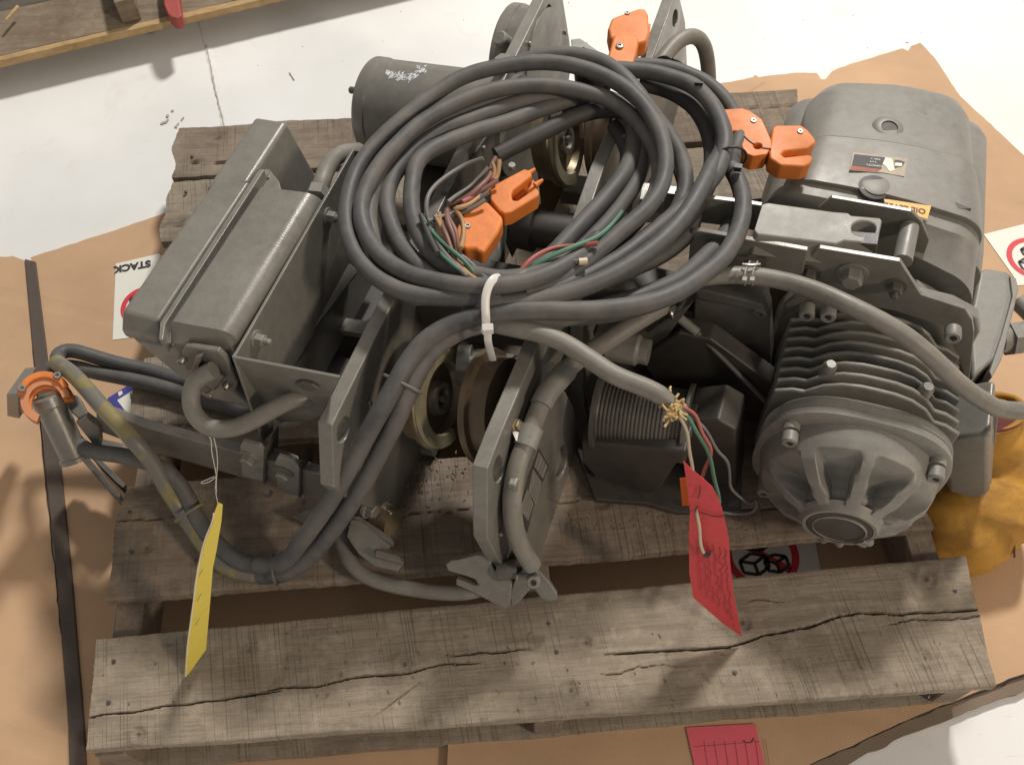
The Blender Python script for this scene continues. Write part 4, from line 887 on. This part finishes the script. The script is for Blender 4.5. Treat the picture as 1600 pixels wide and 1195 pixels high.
# outer loop on the left, over the top, down the right and back to the tie
c_([(780, 463, .49), (745, 466, .492), (700, 465, .49), (650, 461, .49), (612, 448, .485), (578, 425, .48), (552, 390, .478), (541, 345, .478), (546, 300, .48), (562, 258, .482), (590, 222, .485), (628, 187, .49), (672, 152, .495), (720, 122, .50), (768, 107, .503), (830, 98, .505), (880, 100, .506), (926, 112, .506), (965, 130, .506), (1000, 158, .506), (1028, 200, .505), (1040, 246, .503), (1034, 290, .50), (1012, 325, .498), (977, 356, .495), (940, 388, .493), (905, 418, .491), (860, 444, .49), (820, 457, .49)])
c_([(935, 372, .49), (905, 400, .495), (865, 424, .502), (820, 440, .505), (780, 446, .507), (735, 447, .503), (690, 441, .50), (640, 428, .495), (600, 404, .49), (575, 372, .487), (564, 335, .487), (570, 300, .489), (590, 262, .492), (615, 232, .494), (655, 195, .496), (700, 168, .498), (750, 147, .498), (800, 136, .497), (855, 134, .494), (905, 142, .49), (950, 156, .486), (985, 180, .482), (1014, 215, .478), (1030, 258, .476), (1024, 302, .474), (995, 345, .474), (950, 386, .476), (900, 420, .480), (850, 442, .484)], CABLED if 0 else CABLE)
c_([(900, 428, .465), (850, 446, .472), (800, 452, .475), (740, 452, .475), (690, 440, .475), (655, 415, .472), (625, 380, .468), (608, 340, .466), (604, 310, .468), (612, 280, .47), (630, 255, .472), (662, 222, .475), (700, 200, .478), (735, 188, .478), (775, 172, .477), (820, 158, .474), (870, 150, .470), (920, 148, .464), (965, 160, .458), (995, 190, .452), (1006, 235, .45), (994, 282, .448), (965, 328, .448), (925, 372, .452), (880, 408, .458), (830, 440, .466)], r=.0115)
c_([(905, 398, .485), (850, 425, .497), (790, 436, .50), (745, 430, .495), (705, 418, .49), (675, 396, .486), (653, 362, .482), (643, 325, .48), (644, 290, .48), (650, 258, .483), (668, 238, .483), (700, 222, .48), (745, 205, .476), (795, 190, .471), (840, 173, .467), (890, 158, .461), (930, 156, .456), (965, 172, .448), (985, 192, .445), (990, 215, .442), (984, 250, .440)], r=.0115)
0 and c_([(652, 262, .492), (664, 240, .493), (690, 218, .49), (712, 196, .487), (745, 184, .483), (775, 172, .480)], r=.0112)
# short dark end reaching into the middle
tube('cable_turn', PP([(1035, 230, .45), (1010, 190, .455), (975, 174, .457), (940, 172, .457), (905, 180, .457), (870, 196, .455), (836, 213, .452), (805, 228, .448), (775, 243, .445)]), .0122, CABLED, coil, seg=16)
# upper arcs at the back
c_([(800, 104, .478), (826, 93, .485), (860, 86, .49), (900, 86, .494), (940, 96, .497), (972, 118, .50), (1000, 150, .497), (1022, 180, .492), (1048, 215, .482), (1066, 250, .475), (1071, 290, .47), (1060, 325, .467), (1035, 360, .466), (1000, 392, .466), (950, 420, .466), (890, 445, .47), (830, 468, .475), (780, 476, .478)])
# right-hand group
c_([(965, 108, .465), (1010, 112, .468), (1045, 120, .470), (1082, 134, .472), (1108, 158, .474), (1126, 190, .475), (1133, 225, .475), (1122, 265, .475), (1095, 300, .476), (1055, 335, .478), (1015, 368, .48), (970, 402, .482), (920, 430, .484), (860, 455, .486), (800, 472, .486), (760, 475, .486)], r=.0118)
c_([(955, 102, .45), (1000, 102, .452), (1045, 106, .454), (1080, 118, .455), (1110, 134, .455), (1140, 165, .45), (1158, 205, .44), (1162, 222, .43)], r=.011)
c_([(1000, 130, .44), (1040, 140, .44), (1076, 160, .44), (1100, 190, .44), (1112, 230, .44), (1110, 275, .445), (1090, 320, .45), (1058, 355, .455), (1010, 392, .46), (955, 428, .465), (900, 450, .468), (840, 466, .47), (780, 470, .47)], CABLED, r=.0122)
c_([(1130, 215, .46), (1128, 235, .466), (1112, 262, .478), (1098, 290, .485), (1075, 330, .488), (1045, 366, .49), (1010, 396, .49), (965, 425, .491), (915, 448, .49), (860, 464, .488), (800, 474, .486), (745, 474, .484)], r=.0118)
c_([(1142, 262, .455), (1156, 290, .458), (1161, 325, .46), (1152, 365, .462), (1130, 402, .465), (1095, 432, .47), (1055, 458, .475), (1010, 474, .478), (960, 482, .48), (900, 486, .482), (836, 484, .484), (790, 486, .484), (745, 494, .48), (705, 507, .472), (668, 530, .462), (640, 562, .45), (618, 600, .435), (590, 650, .41), (562, 700, .375), (532, 755, .325), (500, 806, .27), (470, 848, .22), (452, 872, .195), (436, 883, .182), (418, 885, .172), (400, 883, .167)], r=.0122)
c_([(1150, 335, .42), (1130, 372, .43), (1100, 404, .44), (1060, 438, .45), (1005, 462, .455), (950, 478, .458), (880, 496, .462), (836, 502, .463), (780, 503, .463), (730, 512, .458), (690, 534, .452), (662, 565, .442), (642, 605, .425), (620, 655, .398), (594, 706, .36), (565, 760, .315), (536, 805, .27), (505, 846, .225), (476, 876, .19), (452, 892, .172), (430, 898, .160), (405, 899, .154)], CABLE, r=.0122)
c_([(992, 205, .45), (990, 235, .452), (978, 268, .455), (955, 300, .457), (928, 330, .46), (900, 360, .463), (870, 392, .467), (842, 418, .47), (810, 440, .473), (770, 456, .475)], r=.0125)
c_([(960, 196, .43), (975, 220, .43), (982, 250, .43), (970, 285, .432), (945, 315, .435)], CABLED, r=.012)
c_([(1045, 215, .41), (1062, 260, .42), (1075, 300, .43), (1085, 330, .432), (1075, 365, .435), (1040, 395, .44), (1000, 415, .445), (940, 440, .45)], r=.0115)
c_([(830, 448, .485), (780, 455, .485), (735, 457, .483), (690, 450, .48), (640, 436, .476), (596, 408, .472), (582, 375, .47), (577, 335, .47), (584, 300, .472), (602, 262, .475), (632, 226, .478), (668, 200, .48), (710, 178, .48), (750, 163, .48), (800, 148, .478), (850, 144, .473), (900, 150, .466), (945, 162, .458)], r=.011)
c_([(1160, 322, .442), (1152, 368, .44), (1134, 402, .438), (1110, 425, .43), (1070, 452, .44), (1020, 474, .445), (960, 490, .45), (900, 496, .452), (840, 494, .455), (780, 488, .46)], CABLED, r=.011)
def ring(name, c, n, r, th, mat, parent, rt=.0018):
    x, y, n = frame(Vector(n)); c = Vector(c)
    P = [c+(x*math.cos(a)*r+y*math.sin(a)*th) for a in [i*2*math.pi/14 for i in range(15)]]
    return tube(name, P, rt, mat, parent, seg=8)
def ring2(name, c, d, rs, ru, mat, parent, rt=.0018):
    d = Vector(d).normalized(); s = UP.cross(d).normalized(); u2 = d.cross(s)
    return tube(name, [c+s*math.cos(a)*rs+u2*math.sin(a)*ru for a in [i*2*math.pi/20 for i in range(21)]], rt, mat, parent, seg=8, step=.003)
ring2('black_tie', Z(1141, 248, .468), Z(1135, 262, .47)-Z(1128, 228, .47), .022, .022, BLACK, coil); mk('tie_head', *g_box(Z(1153, 262, .478), (U, V, UP), (.005, .004, .004)), BLACK, coil)
mk('tie_head', *g_box(Z(1092, 131, .486), (U, V, UP), (.006, .002, .003)), BLACK, coil)
ring2('cable_tie', Z(297, 800, .185), Z(318, 824, .175)-Z(280, 768, .20), .023, .0135, STAINED, LB, .0022); ring2('cable_tie', Z(430, 890, .172), Vector((1, .1, .1)), .021, .016, MID, LB, .0022)
ring2('grey_tie', Z(629, 600, .430), Z(610, 635, .418)-Z(648, 560, .444), .0265, .0145, MID, coil, .0024)
# the long cable end with frayed wires, red tag hangs from it
FR = empty('cable_end', Z(950, 580, .40), 'grey cable end with frayed yellow filler and loose coloured wires above red tag', 'cable')
tube('cable', PP([(745, 500, .455), (800, 512, .462), (840, 520, .465), (880, 535, .465), (920, 560, .462), (960, 586, .458), (1005, 604, .452), (1030, 616, .448), (1050, 630, .443)]), lambda t: .0118 if t < .93 else .0118-.003*(t-.93)/.07, HOSE, FR, seg=16)
fb_ = B(); rr = random.Random(5)
for k in range(60):
    x, y = 1054+rr.gauss(0, 5), 637+rr.gauss(0, 8); p = Z(x, y, .445+rr.gauss(0, .003))
    q = p+Vector((rr.gauss(0, .006), rr.gauss(0, .006), rr.gauss(0, .004))); fb_.add(*g_tube([p, (p+q)/2+Vector((rr.gauss(0, .002), rr.gauss(0, .002), 0)), q], .0016, seg=5, step=.003))
for k in range(7):
    p = Z(1053+rr.gauss(0, 3), 636+rr.gauss(0, 6), .444); fb_.add(*g_lathe(p, (rr.gauss(0, 1), rr.gauss(0, 1), rr.gauss(0, 1)), [(-.005, .001), (-.002, .005), (.002, .005), (.005, .001)], 8))
fb_.obj('frayed_filler', FLUFF, FR)
tube('white_wire', PP([(1056, 645, .44), (1068, 660, .435), (1075, 680, .42), (1077, 705, .40), (1082, 730, .375), (1084, 760, .345), (1086, 780, .335)])+[ON(x, y, Z(1110, 860, .30)+Vector((-.25, -1, .35)).normalized()*d_, Vector((-.25, -1, .35))) for x, y, d_ in ((1088, 800, .007), (1093, 822, .009), (1094, 845, .009), (1098, 862, .006), (1104, 866, -.002))], .0022, W_WHT, FR, seg=8)
tube('green_wire', PP([(1060, 638, .445), (1075, 650, .44), (1088, 675, .425), (1104, 700, .405), (1112, 725, .385), (1116, 750, .365), (1122, 770, .35), (1124, 785, .33)]), .0025, W_GRN, FR, seg=8)
tube('red_wire', PP([(1066, 636, .445), (1083, 644, .44), (1090, 655, .435), (1097, 680, .42), (1110, 695, .408), (1111, 712, .395), (1103, 728, .375), (1097, 745, .355), (1094, 765, .34)]), .0026, W_RED, FR, seg=8)
tube('grey_wire', PP([(1078, 650, .435), (1095, 662, .43), (1108, 680, .415), (1120, 703, .39), (1136, 720, .36), (1140, 740, .32), (1142, 762, .27), (1158, 778, .22), (1172, 787, .19), (1180, 778, .18), (1183, 788, .175), (1178, 800, .165), (1150, 803, .16), (1125, 800, .2)]), .0020, W_GREY, FR, seg=8)
# loose wires inside the coil
WR = empty('wire_bundle', Z(740, 340, .45), 'loose red, green, tan and grey wires splaying out inside the cable coil', 'wires')
for nm, m_, r_, pts in (
    ('green_wire', W_GRN, .0024, [(972, 330), (955, 352), (930, 372), (889, 388), (850, 406), (820, 424), (790, 438), (760, 444)]),
    ('red_wire', W_RED, .0024, [(934, 380), (915, 383), (895, 384), (864, 388), (840, 398), (822, 412), (810, 428)]),
    ('grey_wire', W_GREY, .0027, [(908, 409), (880, 408), (850, 412), (825, 424), (790, 440)]),
    ('green_wire', W_GRN, .0022, [(660, 338), (672, 358), (690, 378), (712, 396), (730, 412), (745, 432), (765, 444)]),
    ('pink_wire', W_RED, .0026, [(774, 280), (765, 290), (748, 302), (735, 310), (722, 316)]),
    ('brown_wire', W_BRN, .0027, [(775, 246), (768, 258), (766, 275), (752, 290), (731, 308), (712, 318), (701, 322), (697, 335), (702, 352), (711, 374), (715, 398), (728, 425), (752, 446)]),
    ('red_wire', W_BRN, .0024, [(778, 282), (745, 302), (716, 318), (700, 320), (700, 340), (712, 360), (716, 385), (722, 412), (736, 440)]),
    ('tan_wire', W_TAN, .0026, [(780, 250), (779, 265), (776, 278), (758, 300), (730, 322), (708, 326), (718, 334), (724, 350), (724, 372), (720, 388)]),
    ('tan_wire', W_TAN, .0023, [(686, 332), (688, 352), (692, 374), (705, 402), (725, 424), (760, 446)]),
    ('grey_wire', W_GREY, .0024, [(755, 248), (730, 256), (703, 272), (680, 290), (668, 308), (666, 330), (673, 352), (684, 380), (700, 402), (730, 432)]),
    ('grey_wire', W_GREY, .0024, [(764, 300), (735, 318), (712, 332), (695, 338), (678, 340)]),
    ('grey_wire', W_GREY, .0022, [(668, 345), (690, 342), (712, 336), (738, 326), (758, 312)]),
    ('tan_wire', W_TAN, .0021, [(680, 338), (690, 356), (699, 384), (716, 410), (742, 438)]),
    ('grey_wire', W_GREY, .0024, [(700, 392), (722, 400), (742, 418), (760, 436), (776, 448)]),
    ('green_wire', W_GRN, .0020, [(664, 350), (668, 372), (684, 392), (708, 414), (738, 436)]),
    ('brown_wire', W_BRN, .0024, [(706, 330), (694, 336), (690, 350), (698, 368), (706, 392), (716, 416), (738, 442)]),
    ('tan_wire', W_TAN, .0022, [(770, 256), (774, 268), (768, 284), (750, 296), (732, 306)]),
    ('grey_wire', W_GREY, .0022, [(763, 262), (745, 282), (730, 296), (712, 306), (700, 316)]),
    ('black_wire', CABLED, .003, [(658, 336), (664, 352), (672, 372), (684, 396)])):
    tube(nm, [Z(x, y, .505+.006*math.sin(i*1.3+len(nm))) for i, (x, y) in enumerate(pts)], r_*1.3, m_, WR, seg=8)
mk('wire_sleeve', *g_cyl(Z(904, 409, .507), Z(917, 408, .506), .0045, 10), W_WHT, WR)
# nylon tie
tie = tube('cable_tie', PP([(752, 500, .462), (756, 520, .470), (760, 505, .492), (758, 480, .505), (760, 455, .516), (768, 438, .520), (776, 433, .518), (784, 432, .505)]), .0052, ZIP, None, seg=10, flat=.28)
tag(tie, 'white nylon tie wrapped round the bottom of the big cable coil', 'cable tie')
mk('tie_tail', *g_tube(PP([(762, 512, .495), (762, 530, .488), (764, 540, .47), (768, 555, .44), (770, 563, .42)]), .0046, 10, flat=.25), ZIP, tie)
mk('tie_head', *g_box(Z(762, 514, .497), (Vector((1, 0, 0)), Vector((0, 1, .3)).normalized(), UP), (.0068, .0045, .0045)), ZIP, tie, bevel=.001)

# ================================================================ ORANGE FESTOON CLAMPS
def jaw(pts, z, h, parent, holes=(), name='jaw', ln=Vector((0, 0, 0))):
    return hp(name, pts, z, h, ORANGE, parent, holes=holes, lean=ln, bevel=.0045, seg=4)
def clamp(label, jaws, bolts, z, h=.036, pins=(), dz=0):
    c = Z(jaws[0][0][0][0], jaws[0][0][0][1], z-h); e = empty('festoon_clamp', c, label, 'cable clamp', 'orange cable clamps')
    for i, (pts, hs) in enumerate(jaws): jaw(pts, z+dz*i, h, e, hs)
    for x, y in bolts: caphead('bolt', Z(x, y, z-.001), UP, .0042, .003, STEEL, e)
    for a, b in pins: mk('pin', *g_cyl(Z(*a, z-h*.5), Z(*b, z-h*.5), .004, 12), MID, e)
    return e
caps = lambda x0, y0, x1, y1, r: [(x0+r*math.cos(a), y0+r*math.sin(a)) for a in [math.atan2(y1-y0, x1-x0)+math.pi/2+i*math.pi/8 for i in range(9)]]+[(x1+r*math.cos(a), y1+r*math.sin(a)) for a in [math.atan2(y1-y0, x1-x0)-math.pi/2+i*math.pi/8 for i in range(9)]]
e = clamp('two joined orange cable clamps lying inside the coil on the loose wires',
    [([(765, 298), (772, 288), (819, 263), (828, 266), (832, 274), (824, 280), (802, 297), (799, 304), (801, 312), (808, 313), (838, 292), (843, 300), (841, 306), (800, 331), (788, 334), (779, 328), (766, 312)], []),
     ([(751, 312), (762, 314), (786, 339), (785, 348), (779, 362), (756, 395), (748, 392), (742, 388), (734, 388), (728, 390), (713, 380), (711, 362), (722, 334), (738, 318)], [])],
    [(731, 354)], .500, .026, [((760, 318), (786, 312))])
for a, b in (((824, 273), (836, 264)), ((836, 290), (848, 281))): mk('prong', *g_cyl(Z(*a, .492), Z(*b, .494), .0045, 12, .002), ORANGE, e)
mk('slot_floor', *g_prism(PP([(800, 300), (830, 276), (838, 288), (806, 312)], 0.484), (0, 0, -.008)), ORANGE, e)
mk('bolt', *g_lathe(Z(800, 264, .485), UP, [(0, .005), (.008, .005)], 6), CAST, e)
e = clamp('pair of orange cable clamps at the right edge of the coil beside the gear case',
    [([(1130, 171), (1160, 169), (1172, 173), (1191, 187), (1205, 218), (1206, 230), (1198, 241), (1177, 244), (1162, 238), (1158, 222), (1160, 212), (1150, 204), (1141, 205), (1133, 190)], [ell(1184, 228, 7, 5, 12)]),
     ([(1207, 199), (1213, 195), (1252, 195), (1262, 202), (1275, 218), (1274, 224), (1262, 232), (1226, 236), (1221, 241), (1226, 245), (1265, 241), (1271, 246), (1266, 256), (1256, 260), (1220, 258), (1203, 247), (1202, 236)], [])],
    [(1177, 190), (1250, 207)], .470, .028, [((1204, 226), (1212, 226))])
mk('slot_floor', *g_prism(PP([(1222, 236), (1262, 232), (1266, 242), (1224, 246)], .452), (0, 0, -.01)), ORANGE, e)
tube('cable_end', PP([(1142, 262, .452), (1146, 245, .458), (1152, 225, .462), (1158, 208, .455), (1160, 196, .43)]), .0115, CABLE, e, seg=16)
e = clamp('pair of orange cable clamps standing at the top between the two side plates',
    [([(956, 28), (977, 20), (998, 13), (1008, 13), (1013, 22), (1015, 50), (1010, 64), (996, 68), (962, 66), (953, 58), (950, 44)], []),
     ([(959, 54), (970, 51), (994, 54), (999, 62), (991, 97), (985, 101), (952, 97), (949, 90)], [])],
    [(980, 22)], .452, .030, dz=.012)
caphead('bolt', Z(968, 74, .4635), UP, .006, .004, STEEL, e)
mk('wing', *g_prism(PP([(1010, 38), (1017, 36), (1015, 56), (1008, 62)], .44), (0, 0, -.03)), ORANGE, e, bevel=.002)
for obj_pts, zz_ in (([(1160, 210), (1172, 222), (1180, 226)], .4705), ([(1190, 231), (1205, 233)], .4705)):
    mk('seam', *g_tube(PP(obj_pts, zz_), .0012, 6), DARK, [o for o in bpy.data.objects if o.name == 'festoon_clamp.001'][0])
# the ring shaped one round the tow tube at far left
e = empty('festoon_clamp', Z(70, 620, .16), 'curved orange cable clamp round the grey tube at the far left', 'cable clamp', 'orange cable clamps')
tdir = (Z(108, 708, .135)-Z(73, 616, .20)).normalized()
nrm = (-tdir*.4-ray(75, 625).normalized()).normalized()
def arc(cx, cy, r0, r1, a0, a1, n=18): return [(cx+r1*math.cos(math.radians(a0+(a1-a0)*i/n)), cy+r1*.92*math.sin(math.radians(a0+(a1-a0)*i/n))) for i in range(n+1)]+[(cx+r0*math.cos(math.radians(a1-(a1-a0)*i/n)), cy+r0*.92*math.sin(math.radians(a1-(a1-a0)*i/n))) for i in range(n+1)]
of = Z(75, 622, .230)
P_ = [ON(x, y, of, nrm) for x, y in arc(76, 634, 25, 43, 160, 352)]
mk('jaw', *g_prism(P_, nrm*.010), ORANGE, e, bevel=.003, seg=3)
P_ = [ON(x, y, of+nrm*.014, nrm) for x, y in arc(70, 622, 31, 43, 185, 335)]
mk('jaw', *g_prism(P_, nrm*.009), ORANGE, e, bevel=.003, seg=3)
P_ = [ON(x, y, of+nrm*.004, nrm) for x, y in arc(73, 630, 26, 39, 110, 350)]
mk('web', *g_prism(P_, nrm*.014), m_simple('faded_orange', (.50, .20, .09), .5, .2, 40), e)
for x, y in ((35, 608), (90, 588)): caphead('bolt', ON(x, y, of+nrm*.022, nrm), nrm, .0055, .006, STEEL, e)

# ================================================================ TAGS, THREAD, SACK
yo = Z(312, 930, .255); yn = Vector((.75, -1, .25)).normalized()
def curl_sheet(name, pts, o, n, th, mat, parent=None, amp=.004, fq=18):
    P = [ON(x, y, o, n) for x, y in pts]; Q = []
    for i in range(len(P)):
        a, b = P[i], P[(i+1) % len(P)]
        for k in range(6): Q.append(a.lerp(b, k/6))
    # fill with a grid by scan rows so that the card can bend
    me = bmesh.new(); vs = [me.verts.new(p) for p in Q]; me.faces.new(vs); bmesh.ops.triangulate(me, faces=me.faces[:])
    for _ in range(2): bmesh.ops.subdivide_edges(me, edges=me.edges[:], cuts=1, use_grid_fill=True)
    me.verts.ensure_lookup_table(); ax1 = UP.cross(n).normalized()
    v = [x.co+n*amp*math.sin((x.co-o).dot(UP)*fq+(x.co-o).dot(ax1)*fq*1.5) for x in me.verts]; f = [tuple(y.index for y in x.verts) for x in me.faces]
    bd = [(e_.verts[0].index, e_.verts[1].index) for e_ in me.edges if len(e_.link_faces) == 1]; k = len(v)
    f2 = f+[tuple(i+k for i in reversed(x)) for x in f]+[(a, b, b+k, a+k) for a, b in bd]; v2 = v+[p-n*th for p in v]
    me.free(); return mk(name, v2, f2, mat, parent)
t1 = curl_sheet('paper_tag', [(340, 784), (347, 787), (345, 812), (341, 835), (337, 860), (332, 885), (328, 950), (323, 1016), (292, 1059), (289, 1056), (293, 1010), (299, 965), (304, 925), (309, 890), (320, 843), (332, 815), (334, 800)], yo, yn, .0007, YELTAG, None, .002, 9)
tag(t1, 'narrow yellow card tag hanging on white thread in front of the pallet board', 'tag')
for k in range(3):
    y0 = 885+k*38; a = ON(311-k*2.8, y0+16, yo+yn*.003, yn); b = ON(317-k*2.2, y0+4, yo+yn*.003, yn)
    mk('handwriting', *g_tube([a, (a+b)/2+UP*.001, b], .00025, 5), BLKINK, t1)
th_ = empty('thread', Z(335, 730, .2), 'thin white thread tied round the hose and holding the yellow tag', 'string')
for pts in ([(314, 672, .318), (325, 678, .325), (331, 688, .32), (330, 700, .31), (332, 712, .30), (335, 726, .28), (338, 745, .26), (336, 765, .24), (341, 788, .235)], [(328, 664, .325), (333, 680, .33), (338, 700, .31), (340, 725, .28), (338, 748, .26), (338, 770, .24)], [(337, 745, .262), (328, 753, .262), (315, 756, .26), (313, 753, .26), (322, 750, .262), (335, 744, .262)]):
    tube('strand', PP(pts), .0007, STRING, th_, seg=6)
ro = Z(1110, 860, .30); rn = Vector((-.25, -1, .35)).normalized()
t2 = curl_sheet('paper_tag', [(1068, 717), (1080, 729), (1098, 743), (1113, 756), (1125, 780), (1132, 805), (1139, 840), (1141, 880), (1146, 925), (1159, 997), (1130, 978), (1083, 938), (1077, 900), (1076, 840), (1078, 800), (1074, 760)], ro, rn, .0008, REDTAG, None, .005, 14)
tag(t2, 'red card tag hanging from the loose white wire in front of the pallet', 'tag')
# mustard sack with maroon lining
sk = empty('work_glove', Z(1540, 760, .02), 'mustard leather cuff with maroon lining lying on cardboard below the motor', 'glove')
def blob(name, rings, mat, parent, seg=40, close=True, amp=.006, fq=22):
    v = []; f = []
    for (c, rx, ry, ex, ey) in rings:
        for i in range(seg):
            a = 2*math.pi*i/seg; p = c+ex*math.cos(a)*rx+ey*math.sin(a)*ry
            p += Vector((mnoise.noise(p*fq), mnoise.noise(p*fq+Vector((9, 0, 0))), mnoise.noise(p*fq+Vector((0, 9, 0)))))*amp; v.append(p)
    for k in range(len(rings)-1):
        for i in range(seg): j = (i+1) % seg; f.append((k*seg+i, k*seg+j, (k+1)*seg+j, (k+1)*seg+i))
    if close: f += [tuple(reversed(range(seg))), tuple(range((len(rings)-1)*seg, len(rings)*seg))]
    return mk(name, v, f, mat, parent, ang=80)
X, Y = Vector((1, 0, 0)), Vector((0, 1, 0))
ra = [(Z(1543, 650, .16), .056, .045), (Z(1543, 664, .145), .059, .048), (Z(1541, 696, .115), .060, .05), (Z(1535, 745, .070), .075, .055), (Z(1520, 790, .066), .092, .062), (Z(1508, 830, .060), .092, .060), (Z(1516, 862, .055), .074, .048), (Z(1526, 885, .050), .046, .034), (Z(1528, 895, .046), .020, .018)]
rings = []
for i, (c, rx, ry) in enumerate(ra):
    t = (ra[min(i+1, len(ra)-1)][0]-ra[max(i-1, 0)][0]).normalized(); ex = UP.cross(t).normalized(); ey = t.cross(ex)
    c = Vector((c.x, c.y, max(c.z, ry+.022))); rings.append((c, rx, ry, ex, ey))
fine = []
for (c0, x0, y0, e0, g0), (c1_, x1, y1, e1, g1) in zip(rings, rings[1:]):
    for k in range(5): t = k/5; fine.append((c0.lerp(c1_, t), x0+(x1-x0)*t+.0018*math.sin((len(fine))*1.1), y0+(y1-y0)*t+.0014*math.sin(len(fine)*.9), e0.lerp(e1, t), g0.lerp(g1, t)))
blob('cuff', fine+[rings[-1]], MUST, sk, seg=64, amp=.0055, fq=26)
r0 = rings[0]; tdn = (rings[2][0]-rings[0][0]).normalized()
mk('lining', *g_lathe(r0[0]-tdn*.002, -tdn, [(-.0, .050), (.002, .050), (.0025, .04)], 32), MAROON, sk)
tube('rim', [r0[0]+r0[3]*math.cos(a)*r0[1]+r0[4]*math.sin(a)*r0[2]-tdn*.003 for a in [i*2*math.pi/20 for i in range(21)]], .005, MUST, sk, seg=10)
tube('seam', PP([(1536, 770, .14), (1560, 790, .138), (1576, 815, .125), (1584, 845, .105), (1585, 870, .08)]), .0016, m_simple('dark_stitching', (.12, .06, .02), .8), sk, seg=6)

for pts in ([(1094, 800), (1105, 803), (1118, 808), (1134, 806)], [(1090, 778), (1095, 768), (1093, 760)], [(1090, 790), (1085, 800), (1088, 812)], [(1108, 862), (1112, 858), (1109, 868)], [(1145, 975), (1148, 978)]):
    tube('pen_mark', [ON(x, y, ro+rn*.006, rn) for x, y in pts], .0007, BLKINK, t2, seg=6)
mk('tag_hole', *g_lathe(ON(1104, 866, ro+rn*.004, rn), rn, [(0, .004), (.002, .004)], 12), BLKINK, t2)

# loose splinters and dirt on the boards and the floor
rr = random.Random(11); ch = B()
for k in range(352):
    if k < 160: x, y, z = rr.gauss(640, 60), rr.gauss(745, 22), ZT+.0012
    elif k < 260: x, y, z = rr.uniform(160, 1500), rr.uniform(985, 1110), ZT+.0012
    elif k < 330: x, y, z = rr.uniform(880, 1200), rr.uniform(800, 830), ZT+.0012
    else: x, y, z = rr.uniform(400, 1590), rr.uniform(0, 110), .0006
    p = Z(x, y, z); a_ = rr.uniform(0, 6.28); l = rr.uniform(.0008, .0034)*(1 if k < 330 else rr.choice((.35, .5, 1.3))); d_ = Vector((math.cos(a_), math.sin(a_), 0)); s_ = Vector((-d_.y, d_.x, 0))*rr.uniform(.0004, .0011)
    ch.add(*g_prism([p-d_*l+s_, p-d_*l-s_, p+d_*l*.8-s_*.4, p+d_*l+s_*.5], (0, 0, rr.uniform(.0003, .0009))))
tag(ch.obj('wood_splinters', WOODD, None, flat=True), 'small splinters and dirt scattered on pallet boards and floor', 'debris', kind='stuff')

# faded handwriting running down the red tag, torn white edge of the yellow one
PEN = m_simple('faded_pen', (.22, .025, .035), .6, .2, 90); rr = random.Random(21)
for k in range(6):
    x0 = 1088+k*8.5; pts = []; y = 842+k*3
    while y < 925+k*9:
        pts.append(ON(x0+rr.gauss(0, 1.7)+(y-840)*.10, y, ro+rn*.0012+rn*.004*math.sin((ON(x0, y, ro, rn)-ro).dot(UP)*14+(ON(x0, y, ro, rn)-ro).dot(UP.cross(rn).normalized())*21), rn)); y += rr.uniform(2.2, 4.5)
    if len(pts) > 3: mk('handwriting', *g_tube(pts, .00032, 5, step=.0012), PEN, t2)
EDGE = m_simple('torn_paper_edge', (.72, .66, .48), .8)
mk('torn_edge', *g_tube([ON(x, y, yo+yn*.001, yn) for x, y in [(334, 802), (332, 815), (320, 843), (309, 890), (304, 925), (299, 965), (293, 1010), (290, 1056)]], .0011, 6, wob=.5), EDGE, t1)
